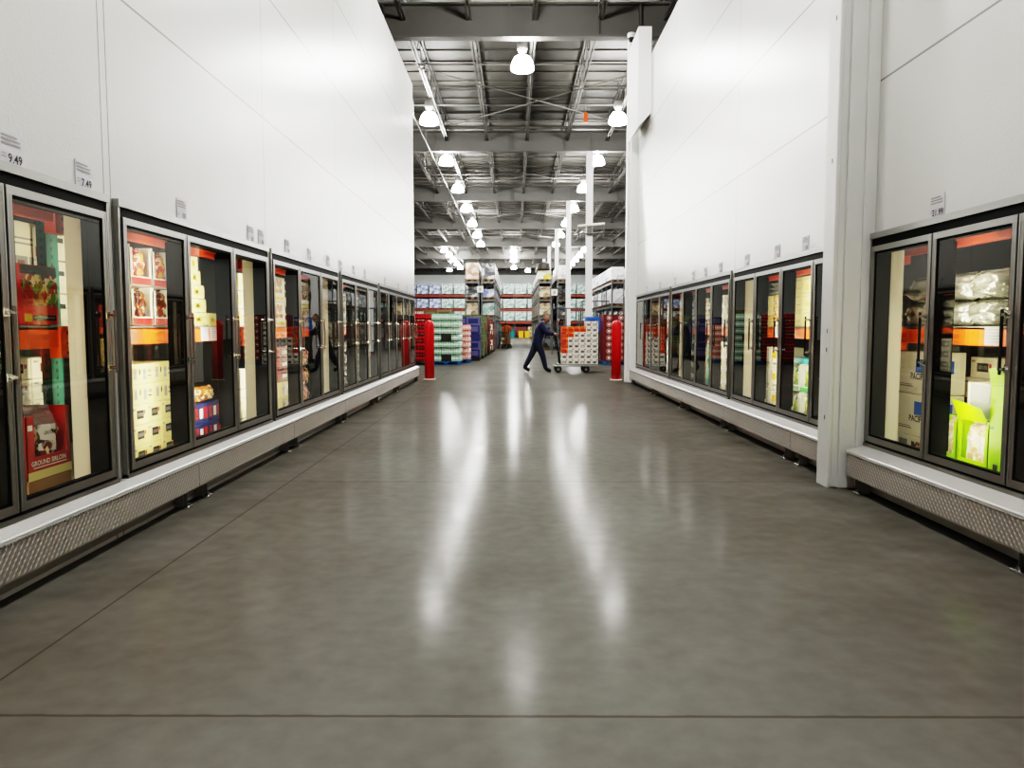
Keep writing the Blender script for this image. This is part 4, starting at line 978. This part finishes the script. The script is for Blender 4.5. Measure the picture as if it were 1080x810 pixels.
# right rack seen obliquely
ZR = [2.0, 2.55, 3.84] if False else [2.50, 3.84]
rack_row(5.43, 6.18, 43, 6, 2.4, 'tall grey rack at the right beyond the thick column, nearer row', 'tall racks ending at the cross aisle', m_rackgrey, ZR)
rack_row(6.45, 7.2, 43, 3, 2.4, 'tall grey rack at the far right beside the near column', 'tall racks ending at the cross aisle', m_rackgrey, ZR)
rack_loads(5.80, 43, 6, 2.4, .72, ZR, [[m_wrapwhite, m_wrapgrey], [m_wrapwhite, m_wrapblue]], 'white wrapped load in the right rack', [.95, .84], 'loads in the right tall rack')
rack_loads(6.82, 43, 2, 2.4, .72, ZR, [[m_wrapgrey], [m_wrapwhite]], 'white wrapped load in the far right rack', [.9, .9], 'loads in the far right tall rack')
for k in range(5):
    carton_y = 43.2+2.4*k
    load(5.80, carton_y, 0, .72, 2.1, 1.6, (m_wraptan, m_dkred, m_wrapdark, m_wrapgrey, m_wraptan)[k], 'floor load under the right rack, %s from its near end' % ORD[k], 'floor loads under the right rack', k)
for k in range(6):
    load(1.69, 43.1+2.6*k, 0, .74, 2.3, 1.5, (m_wrapdark, m_wraptan)[k % 2], 'floor load under the middle rack, %s from its near end' % ORD[k], 'floor loads under the middle rack', k+9)
    load(-1.49, 43.1+2.6*k, 0, .78, 2.3, 1.6, (m_navy, m_wrapgrey, m_wrapblue)[k % 3], 'floor load under the second tall rack, %s from its near end' % ORD[k], 'floor loads under the second tall rack', k+19)
for k in range(2): load(-2.41, 43.1+2.6*k, 0, .78, 2.3, 1.6, m_wraptan, 'floor load under the leftmost tall rack, %s from its near end' % ORD[k], 'floor loads under the leftmost tall rack', k+29)
# aisle signs on the rack ends
for x, z, lab in ((-1.95, 3.42, 'small white sign on the left pair of racks'), (2.22, 3.25, 'small pinkish sign on the middle pair of racks'), (6.32, 3.2, 'small pale sign on the right racks')):
    g = MB(); g.box(-.17, .17, -.01, .01, -.17, .17, m_whitep); g.box(-.08, .08, -.013, -.011, -.1, .1, m_greyp); g.tube([(0, .02, .0), (0, .02, .45)], .01, m_rackgrey, 5)
    obj('aisle_sign', g, loc=(x, 42.9, z), label=lab, cat='sign')
# far rack across the end of the hall
YF = 93.0
t = thing('pallet_rack', 'long dark red rack across the far end of the hall', 'rack', (0, YF, 0))
XL, XR, PT = -15.0, 16.5, 1.5
LV = [1.95, 3.5, 5.2]
nb_ = int((XR-XL)/PT)
for k in range(0, nb_+1, 2):
    g = MB(); x = XL+k*PT; g.box(x-.045, x+.045, 0, .1, 0, 5.6, m_rackgrey); g.box(x-.045, x+.045, 1.0, 1.1, 0, 5.6, m_rackgrey); obj('upright_frame', g, t)
for z in LV:
    g = MB(); g.box(XL, XR, -.06, 0, z-.24, z, m_rackred); g.box(XL, XR, 1.1, 1.16, z-.24, z, m_rackred); obj('beam', g, t)
    g = MB(); g.box(XL, XR, 0, 1.1, z-.02, z, m_darkp); obj('deck', g, t)
ld = None
for li, z in enumerate(LV):
    for k in range(nb_):
        x = XL+k*PT+PT/2
        lab = 'wrapped pallet load on the %s level of the far rack, %s' % (('lower', 'middle', 'top')[li], ORD[k] + ' from the left end' if k < 11 else ORD[nb_-1-k] + ' from the right end')
        blue = (k in (0, 1, 2, 3) and li > 0)
        q = load(x, YF, z, 1.38, 1.1, 1.25 if li < 2 else 1.38, m_wrapblue if blue else m_wrapgreen, lab, 'pallet loads on the far rack', k*3+li)
for k, (x, m, nm) in enumerate([(-.55, m_tealp, 'teal'), (.75, m_yellow, 'yellow'), (1.5, m_yellow, 'second yellow'), (-3.2, m_wrapdark, 'dark'), (2.9, m_wrapdark, 'second dark')]):
    t = thing('storage_tote', '%s tote on the floor beneath the far rack' % nm, 'tote', (x, YF-.9, 0), 0)
    g = MB(); pts = [(-.5 if k not in (1, 2) else -.3, 0), (.5 if k not in (1, 2) else .3, 0)]; hw = pts[1][0]
    vs = [(-hw*.9, 0, 0), (hw*.9, 0, 0), (hw*.9, .7, 0), (-hw*.9, .7, 0), (-hw, -.04, .75), (hw, -.04, .75), (hw, .74, .75), (-hw, .74, .75)]
    g.add(vs, [(3, 2, 1, 0), (0, 1, 5, 4), (1, 2, 6, 5), (2, 3, 7, 6), (3, 0, 4, 7)], m); obj('tub', g, t)
    g = MB(); g.rbox(-hw-.03, hw+.03, -.07, .77, .75, .83, m, .02); obj('lid', g, t)
for k in range(10):
    load(-6.75+1.5*k, YF+.1, 0, 1.3, .85, 1.35, (m_wrapdark, m_dkred, m_wraptan, m_green)[k % 4], 'dark floor load beneath the far rack, %s from the left' % ORD[k], 'floor loads beneath the far rack', 70+k)

# ------------------------------------------------------------------ tubular display racks behind the cart
def display_rack(x0, x1, y, z, d, label):
    t = thing('display_rack', label, 'rack', ((x0+x1)/2, y, 0)); hw = (x1-x0)/2
    for sx in (-hw, 0, hw):
        g = MB(); g.tube([(sx, 0, 0), (sx, 0, z)], .022, m_rackgrey, 6); g.tube([(sx, d, 0), (sx, d, z)], .022, m_rackgrey, 6); g.tube([(sx, 0, z), (sx, d, z)], .02, m_rackgrey, 6); obj('post', g, t)
    for zz in (z, z*.62, z*.3):
        g = MB(); g.tube([(-hw, 0, zz), (hw, 0, zz)], .022, m_rackgrey, 6); g.tube([(-hw, d, zz), (hw, d, zz)], .022, m_rackgrey, 6); obj('rail', g, t)
display_rack(1.75, 3.05, 35.5, 2.18, .8, 'low grey tube display rack behind the loaded cart')
display_rack(3.25, 4.5, 36.5, 2.55, .8, 'higher grey tube display rack beside the maroon cases')

# bits under the roof
t = thing('bracket_frame', 'pale tube bracket fixed to the first free-standing column', 'bracket', (2.82, GY[1]-.2, 4.95))  # bare tube frame on the column, carries no lamp
g = MB(); g.tube([(-.45, 0, .15), (.55, -.1, .22)], .045, m_whitep, 8); g.tube([(-.45, 0, -.15), (.55, -.1, -.12)], .03, m_steel, 8); g.tube([(-.4, 0, -.3), (-.4, 0, .2)], .035, m_steel, 8); g.tube([(.5, -.1, -.3), (.5, -.1, .22)], .035, m_steel, 8); g.box(-.1, .1, -.02, .09, -.2, .2, m_steel)
obj('tube_bracket', g, t)
g = MB()
pts = [(.42*math.cos(2*PI*k/20), 0, .24*math.sin(2*PI*k/20)) for k in range(21)]
for z in (0, .16): g.tube([(p[0], 0, p[2]+z) for p in pts], .05, m_steel, 6)
g.tube([(0, 0, .4), (0, 0, 1.2)], .02, m_steel, 5)
obj('hanging_ring', g, loc=(1.4, 81, 7.9), label='grey oval ring hanging under the far roof', cat='ring')
g = MB(); g.box(-.06, .06, -.02, .02, -.14, .14, m_orangep); g.tube([(0, 0, .14), (0, 0, .8)], .006, m_steel, 4)
obj('hanging_tag', g, loc=(2.15, 23.6, 7.65), label='small orange tag hanging from the roof joists', cat='tag')
t = thing('security_camera', 'white dome camera below the girder beside the right column', 'camera', (2.62, 17.6, 7.72))
g = MB(); g.lathe([(.07, .06), (.09, .10), (.09, .16)], m_white, 14); obj('mount', g, t)
g = MB(); g.lathe([(.0, -.03), (.05, -.02), (.075, .02), (.08, .06)], m_darkp, 14); obj('dome', g, t, smooth=True)

# ------------------------------------------------------------------ people
def skin_body(name, nodes, edges, root, lev=2):
    me = bpy.data.meshes.new(name); ks = list(nodes)
    me.from_pydata([nodes[k][0] for k in ks], [(ks.index(a), ks.index(b)) for a, b in edges], [])
    o = bpy.data.objects.new(name, me); COL.objects.link(o)
    o.modifiers.new('s', 'SKIN')
    for i, k in enumerate(ks):
        r = nodes[k][1]; r = r if isinstance(r, tuple) else (r, r)
        me.skin_vertices[0].data[i].radius = r; me.skin_vertices[0].data[i].use_root = (k == root)
    sb = o.modifiers.new('u', 'SUBSURF'); sb.levels = lev; sb.render_levels = lev
    out = bpy.data.meshes.new_from_object(o.evaluated_get(bpy.context.evaluated_depsgraph_get()))
    bpy.data.objects.remove(o)
    return out
def head_mb(mb, c, turn, r=.105, skin=m_skin):
    """a head with face: c = centre, turn = facing angle about z (0 faces +x)"""
    bm = bmesh.new(); bmesh.ops.create_uvsphere(bm, u_segments=24, v_segments=18, radius=1)
    for v in bm.verts:
        x, y, z = v.co
        fx = 1.02; fy = .78 if z > -.2 else .78-.20*(-.2-z)
        X = x*fx*r; Y = y*fy*r; Z = z*1.18*r
        if x > .35:                                     # face
            nose = math.exp(-((y/.16)**2+((z+.12)/.22)**2)); X += nose*.028*r/.105
            for ey in (-.33, .33): X -= .012*math.exp(-(((y-ey)/.16)**2+((z-.10)/.13)**2))
            X += .010*math.exp(-((y/.5)**2+((z-.30)/.10)**2))                 # brow
            X += .010*math.exp(-((y/.28)**2+((z+.50)/.08)**2))                # lips
            X += .012*math.exp(-((y/.25)**2+((z+.85)/.14)**2))                # chin
        v.co = (X, Y, Z)
    mat = Matrix.Translation(c) @ Matrix.Rotation(turn, 4, 'Z')
    mb.bm(bm, skin, mat)
    for sy in (-1, 1):                                   # ears
        b2 = bmesh.new(); bmesh.ops.create_uvsphere(b2, u_segments=10, v_segments=8, radius=1)
        for v in b2.verts: v.co = (v.co.x*.022-.005, v.co.y*.010+sy*r*.80, v.co.z*.034-.004)
        mb.bm(b2, skin, mat)
    for sy in (-1, 1):
        b2 = bmesh.new(); bmesh.ops.create_uvsphere(b2, u_segments=8, v_segments=6, radius=.011)
        for v in b2.verts: v.co = (v.co.x*.6+r*.93, v.co.y+sy*.030, v.co.z*.7+.012)
        mb.bm(b2, m_ink, mat)
    mb.box(r*.985, r*1.005, -.022, .022, -.062, -.056, m_dkred, mat)
    return mat
def hand(mb, wrist, direc, palmn, skin=m_skin, curl=.6, side=1):
    """palm and five unequal curled fingers"""
    d = Vector(direc).normalized(); n = Vector(palmn).normalized(); a = d.cross(n).normalized(); w0 = Vector(wrist)
    mb.tube([w0-d*.01, w0+d*.03, w0+d*.07, w0+d*.095], [.024, .032, .036, .028], skin, 8)
    for k, (off, ln) in enumerate([(-.030, .070), (-.010, .080), (.010, .076), (.029, .060)]):
        p0 = w0+d*.08+a*off; p1 = p0+(d*math.cos(curl*.5)+n*math.sin(curl*.5))*ln*.45
        p2 = p1+(d*math.cos(curl*1.6)+n*math.sin(curl*1.6))*ln*.33; p3 = p2+(d*math.cos(curl*2.6)+n*math.sin(curl*2.6))*ln*.25
        mb.tube([p0, p1, p2, p3], [.010, .0095, .009, .0065], skin, 6)
    t0 = w0+d*.03-a*.028*side; mb.tube([t0, t0+(d*.6-a*.7*side+n*.3)*.035, t0+(d*.9-a*.3*side+n*.7)*.062], [.012, .011, .008], skin, 6)
def person(label, locn, rz, J, head_c, turn, top, legs, hairm, hands, vest=None, hair=True):
    nodes = J; E = [('pelvis', 'spine'), ('spine', 'chest'), ('chest', 'neck'), ('neck', 'nape')]
    for s_ in 'ab':
        E += [('pelvis', 'hip'+s_), ('hip'+s_, 'knee'+s_), ('knee'+s_, 'ankle'+s_), ('ankle'+s_, 'toe'+s_), ('chest', 'sh'+s_), ('sh'+s_, 'el'+s_), ('el'+s_, 'wr'+s_)]
    me = skin_body('body', nodes, E, 'pelvis')
    mb = MB(); vs = [v.co.copy() for v in me.vertices]; nrm = [v.normal.copy() for v in me.vertices]; fs = [tuple(p.vertices) for p in me.polygons]
    mb.add(vs, fs, m_skin)
    tf = head_mb(mb, Vector(head_c), turn)
    for h in hands: hand(mb, *h)
    t = thing('person', label, 'person', locn, rz)
    obj('body', mb, t, smooth=True)
    segs = {k: (Vector(nodes[a][0]), Vector(nodes[b][0])) for k, (a, b) in {('%s-%s' % e): e for e in E}.items()}
    def near(p):
        best = None
        for k, (a, b) in segs.items():
            ab = b-a; u = max(0, min(1, (p-a).dot(ab)/ab.length_squared)); dd = (a+ab*u-p).length
            if best is None or dd < best[0]: best = (dd, k, u)
        return best
    cls = []
    for f in fs:
        p = sum((vs[i] for i in f), Vector())/len(f); dd, k, u = near(p)
        if 'toe' in k or ('ankle' in k and u > .93): cls.append('shoe')
        elif 'knee' in k or 'ankle' in k or 'hip' in k: cls.append('legs' if p.z < nodes['pelvis'][0][2]-.06 else 'top')
        elif 'nape' in k or (k == 'chest-neck' and u > .9): cls.append('skin')
        elif 'wr' in k and u > .93: cls.append('skin')
        elif k.startswith('pelvis') and p.z < nodes['pelvis'][0][2]-.06: cls.append('legs')
        else: cls.append('top')
    for nm, m, off, c in (('jacket' if vest is None else 'shirt', top, .013, 'top'), ('trousers', legs, .009, 'legs'), ('shoe', m_shoe, .012, 'shoe')):
        sel = [f for f, q in zip(fs, cls) if q == c]; use = sorted({i for f in sel for i in f}); ix = {i: k for k, i in enumerate(use)}
        def shell(sel2, nm2):
            use = sorted({i for f in sel2 for i in f}); ix = {i: k for k, i in enumerate(use)}
            g = MB(); g.add([vs[i]+nrm[i]*off for i in use], [tuple(ix[i] for i in f) for f in sel2], m); obj(nm2, g, t, smooth=True)
        if c == 'shoe':
            ta = Vector(nodes['toea'][0]); tb = Vector(nodes['toeb'][0])
            A = [f for f in sel if (vs[f[0]]-ta).length < (vs[f[0]]-tb).length]; B_ = [f for f in sel if f not in A]
            shell(A, 'shoe'); shell(B_, 'shoe')
        else: shell(sel, nm)
    # hair cap
    bm = bmesh.new(); bmesh.ops.create_uvsphere(bm, u_segments=20, v_segments=14, radius=1)
    kill = [v for v in bm.verts if v.co.z < .15 and v.co.x > -.3 or v.co.z < -.35 or (v.co.x > .45 and v.co.z < .62)]
    bmesh.ops.delete(bm, geom=kill, context='VERTS')
    for v in bm.verts: v.co = (v.co.x*.110-.002, v.co.y*.088, v.co.z*.130+.002)
    g = MB(); g.bm(bm, hairm, tf); obj('hair', g, t, smooth=True)
    if vest:
        g = MB(); ch = Vector(nodes['chest'][0])
        for sy in (-1, 1): g.box(ch.x+.135, ch.x+.15, sy*.10-.022, sy*.10+.022, ch.z-.25, ch.z+.10, m_darkp)
        obj('strap', g, t)
    return t
J1 = {'pelvis': ((0, 0, .93), (.165, .14)), 'spine': ((.06, 0, 1.13), (.17, .15)), 'chest': ((.12, 0, 1.33), (.18, .155)), 'neck': ((.20, 0, 1.44), .06), 'nape': ((.225, 0, 1.49), .055),
      'hipa': ((.01, -.085, .86), .11), 'kneea': ((.16, -.09, .50), .082), 'anklea': ((.25, -.09, .11), .055), 'toea': ((.40, -.10, .05), .044),
      'hipb': ((-.01, .085, .86), .11), 'kneeb': ((-.16, .09, .50), .082), 'ankleb': ((-.36, .09, .14), .055), 'toeb': ((-.21, .09, .05), .044),
      'sha': ((.12, -.20, 1.37), .085), 'ela': ((.26, -.27, 1.15), .066), 'wra': ((.47, -.20, 1.11), .040),
      'shb': ((.14, .20, 1.37), .085), 'elb': ((.29, .27, 1.16), .066), 'wrb': ((.47, .20, 1.11), .040)}
PX, PY = .64, 21.90
person('man in a navy jacket and dark jeans striding right, pushing the loaded cart', (PX, PY, -.008), 0, J1, (.265, -.01, 1.565), -.95, m_jacket, m_jeans, m_hair,
       [((.47, -.20, 1.11), (1, 0, -.1), (0, .2, -1), m_skin, .8, 1), ((.47, .20, 1.11), (1, 0, -.1), (0, -.2, -1), m_skin, .8, -1)])
J2 = {'pelvis': ((0, 0, .90), (.125, .125)), 'spine': ((.02, 0, 1.10), (.13, .14)), 'chest': ((.05, 0, 1.30), (.14, .15)), 'neck': ((.08, 0, 1.44), .055), 'nape': ((.09, 0, 1.49), .052),
      'hipa': ((0, -.09, .85), .09), 'kneea': ((.06, -.10, .48), .064), 'anklea': ((.0, -.10, .09), .042), 'toea': ((.14, -.12, .04), .034),
      'hipb': ((0, .09, .85), .09), 'kneeb': ((.02, .10, .48), .064), 'ankleb': ((-.10, .10, .09), .042), 'toeb': ((.04, .12, .04), .034),
      'sha': ((.05, -.20, 1.34), .064), 'ela': ((.14, -.27, 1.10), .048), 'wra': ((.36, -.22, 1.02), .032),
      'shb': ((.05, .20, 1.34), .064), 'elb': ((.14, .27, 1.10), .048), 'wrb': ((.36, .22, 1.02), .032)}
WX, WY = -.52, 47.9
person('distant person in an orange top with dark straps behind a small cart', (WX, WY, -.005), -PI/2, J2, (.13, 0, 1.575), 0, m_hivis, m_trous, m_darkp,
       [((.36, -.22, 1.02), (1, 0, -.1), (0, .2, -1), m_skin, .8, 1), ((.36, .22, 1.02), (1, 0, -.1), (0, -.2, -1), m_skin, .8, -1)], vest=True)

# ------------------------------------------------------------------ carts
def wheel(parent, x, y, r):
    g = MB(); g.lathe([(r*.55, -.022), (r*.93, -.022), (r, -.012), (r, .012), (r*.93, .022), (r*.55, .022)], m_blackm, 18, (0, 0), axis='y')
    w_ = obj('wheel', g, parent, (x, y, r)); g = MB(); g.lathe([(.012, -.026), (r*.52, -.02), (r*.52, .02), (.012, .026)], m_greyp, 14, axis='y'); obj('hub', g, w_)
    g = MB(); g.box(-.012, .012, -.04, -.034, 0, r*1.25, m_rackgrey); g.box(-.012, .012, .034, .04, 0, r*1.25, m_rackgrey); g.box(-.05, .05, -.045, .045, r*1.2, r*1.3, m_rackgrey); obj('caster_fork', g, w_)
CX, CY = 1.10, 21.55
t = thing('flatbed_cart', 'steel flatbed cart with dark tube handle loaded with boxes', 'cart', (CX, CY, 0))
DL = 1.27; DW = .72
g = MB(); g.rbox(.12, DL, -DW/2+.36, DW/2+.36, .215, .25, m_alud, .008); obj('platform', g, t)
g = MB()
for yy in (.0, .72): g.tube([(.02, yy, .20), (DL+.0, yy, .20)], .02, m_alu, 8)
obj('base_rail', g, t)
for x in (.14, .93):
    for yy in (.07, .65): wheel(t, x, yy, .10)
g = MB()
hp = [(.20, .10, .23), (.15, .10, .6), (.08, .10, 1.0), (.06, .14, 1.10), (.06, .58, 1.10), (.08, .62, 1.0), (.15, .62, .6), (.20, .62, .23)]
g.tube(hp, .019, m_blackm, 10); g.tube([(.15, .10, .6), (.15, .62, .6)], .014, m_blackm, 8); g.tube([(.105, .10, .86), (.105, .62, .86)], .014, m_blackm, 8)
obj('handle', g, t)
BW, BH, BD = .172, .152, .33
hts = [7, 7, 7, 7, 8, 8]
for i in range(6):
    for r in range(hts[i]):
        for j in range(2):
            warm = (i == 0 and r >= 2) or (i == 1 and r >= 5) or (i in (2, 3) and r >= 6)
            if i == 0 and warm: base, pr = (m_redprint, m_orangep) if r % 2 else (m_orangep, m_redprint)
            elif warm: base, pr = m_orangep, m_redprint
            else: base, pr = m_whitep, (m_greyink if (i+r) % 3 else m_greyp)
            me = carton_mesh(BW-.004, BD-.005, BH-.003, base, [('f', .12, .78, .12, .60, pr), ('f', .25, .6, .2, .42, m_darkp if pr is m_greyink else base), ('f', .70, .92, .66, .88, m_redprint if not warm else m_yellow), ('lr', .2, .8, .2, .7, pr)])
            zb = .251+r*BH; xo = CX+.235+BW*(i+.5)
            kind = 'orange and red' if warm else 'white and grey'
            obj('small_box', me, loc=(xo+random.uniform(-.001, .001), CY+.02+BD*j, zb), label='%s box on the flatbed cart, column %s from the handle, row %s, %s' % (kind, NUM[i], NUM[r], ('front', 'back')[j]), cat='box', group='boxes stacked on the flatbed cart')
# worker's cart
t = thing('hand_cart', 'small dark cart carrying a tan carton in front of the distant person', 'cart', (WX, WY-.95, 0))
g = MB(); g.rbox(-.32, .32, -.25, .35, .20, .24, m_blackm, .006); obj('platform', g, t)
g = MB(); g.tube([(-.27, .34, .24), (-.27, .5, 1.0), (.27, .5, 1.0), (.27, .34, .24)], .02, m_blackm, 8); obj('handle', g, t)
for x in (-.25, .25):
    for yy in (-.18, .28): wheel(t, x, yy, .09)
obj('carton', carton_mesh(.44, .45, .62, m_kraft, [('f', .48, .52, 0, 1, m_wraptan)]), loc=(WX, WY-1.15, .242), label='tall tan carton riding on the distant small cart', cat='carton')
t = thing('shopping_cart', 'dark shopping cart standing beside the distant person', 'cart', (WX-.2, WY-2.2, 0))
g = MB()
for z, k in ((.45, .8), (.75, .92), (1.0, 1.)):
    g.tube([(-.26*k, -.45*k, z), (.26*k, -.45*k, z), (.26*k, .4*k, z), (-.26*k, .4*k, z), (-.26*k, -.45*k, z)], .014, m_blackm, 6)
for a_ in range(-3, 4):
    g.tube([(a_*.07, -.36, .45), (a_*.085, -.45, 1.0)], .008, m_blackm, 5); g.tube([(a_*.07, .32, .45), (a_*.085, .4, 1.0)], .008, m_blackm, 5)
for a_ in range(-4, 5):
    for sx in (-1, 1): g.tube([(sx*.208, a_*.085, .45), (sx*.26, a_*.1, 1.0)], .008, m_blackm, 5)
g.box(-.2, .2, -.36, .32, .44, .46, m_blackm); obj('basket', g, t)
g = MB(); g.tube([(-.24, -.4, .16), (-.22, .36, .2), (-.26, .46, 1.02), (.26, .46, 1.02), (.22, .36, .2), (.24, -.4, .16)], .018, m_blackm, 8); obj('frame', g, t)
for x in (-.24, .24):
    for yy in (-.38, .34): wheel(t, x, yy, .07)
for k in range(2):
    obj('grocery_box', carton_mesh(.3, .3, .3, (m_kraft, m_redprint)[k], [('f', .2, .8, .3, .7, m_whitep)]), loc=(WX-.2, WY-2.54+.32*k, .462), label='%s box in the distant dark shopping cart' % ('brown', 'red')[k], cat='box')

# ------------------------------------------------------------------ camera and world
cam = bpy.data.cameras.new('camera'); co = bpy.data.objects.new('camera', cam); COL.objects.link(co)
F = 800.; th = math.atan(60/F); yaw = 3/F*math.cos(th)
cam.sensor_width = 36; cam.sensor_fit = 'HORIZONTAL'; cam.lens = F/1080*36; cam.clip_start = .05; cam.clip_end = 400
co.location = (0, 0, H); co.rotation_euler = (PI/2-th, 0, yaw)
SC.camera = co
wd = bpy.data.worlds.new('world'); SC.world = wd; wd.use_nodes = True
wd.node_tree.nodes['Background'].inputs[0].default_value = (.8, .85, .9, 1); wd.node_tree.nodes['Background'].inputs[1].default_value = .3
SC.view_settings.view_transform = 'Filmic'; SC.view_settings.look = 'Very High Contrast'; SC.view_settings.exposure = 0.95; SC.view_settings.gamma = 1.0
SC.cycles.use_denoising = True
SC.cycles.max_bounces = 8; SC.cycles.diffuse_bounces = 4; SC.cycles.glossy_bounces = 4; SC.cycles.transparent_max_bounces = 16
SC.cycles.sample_clamp_indirect = 6.0
SC.cycles.caustics_reflective = False; SC.cycles.caustics_refractive = False
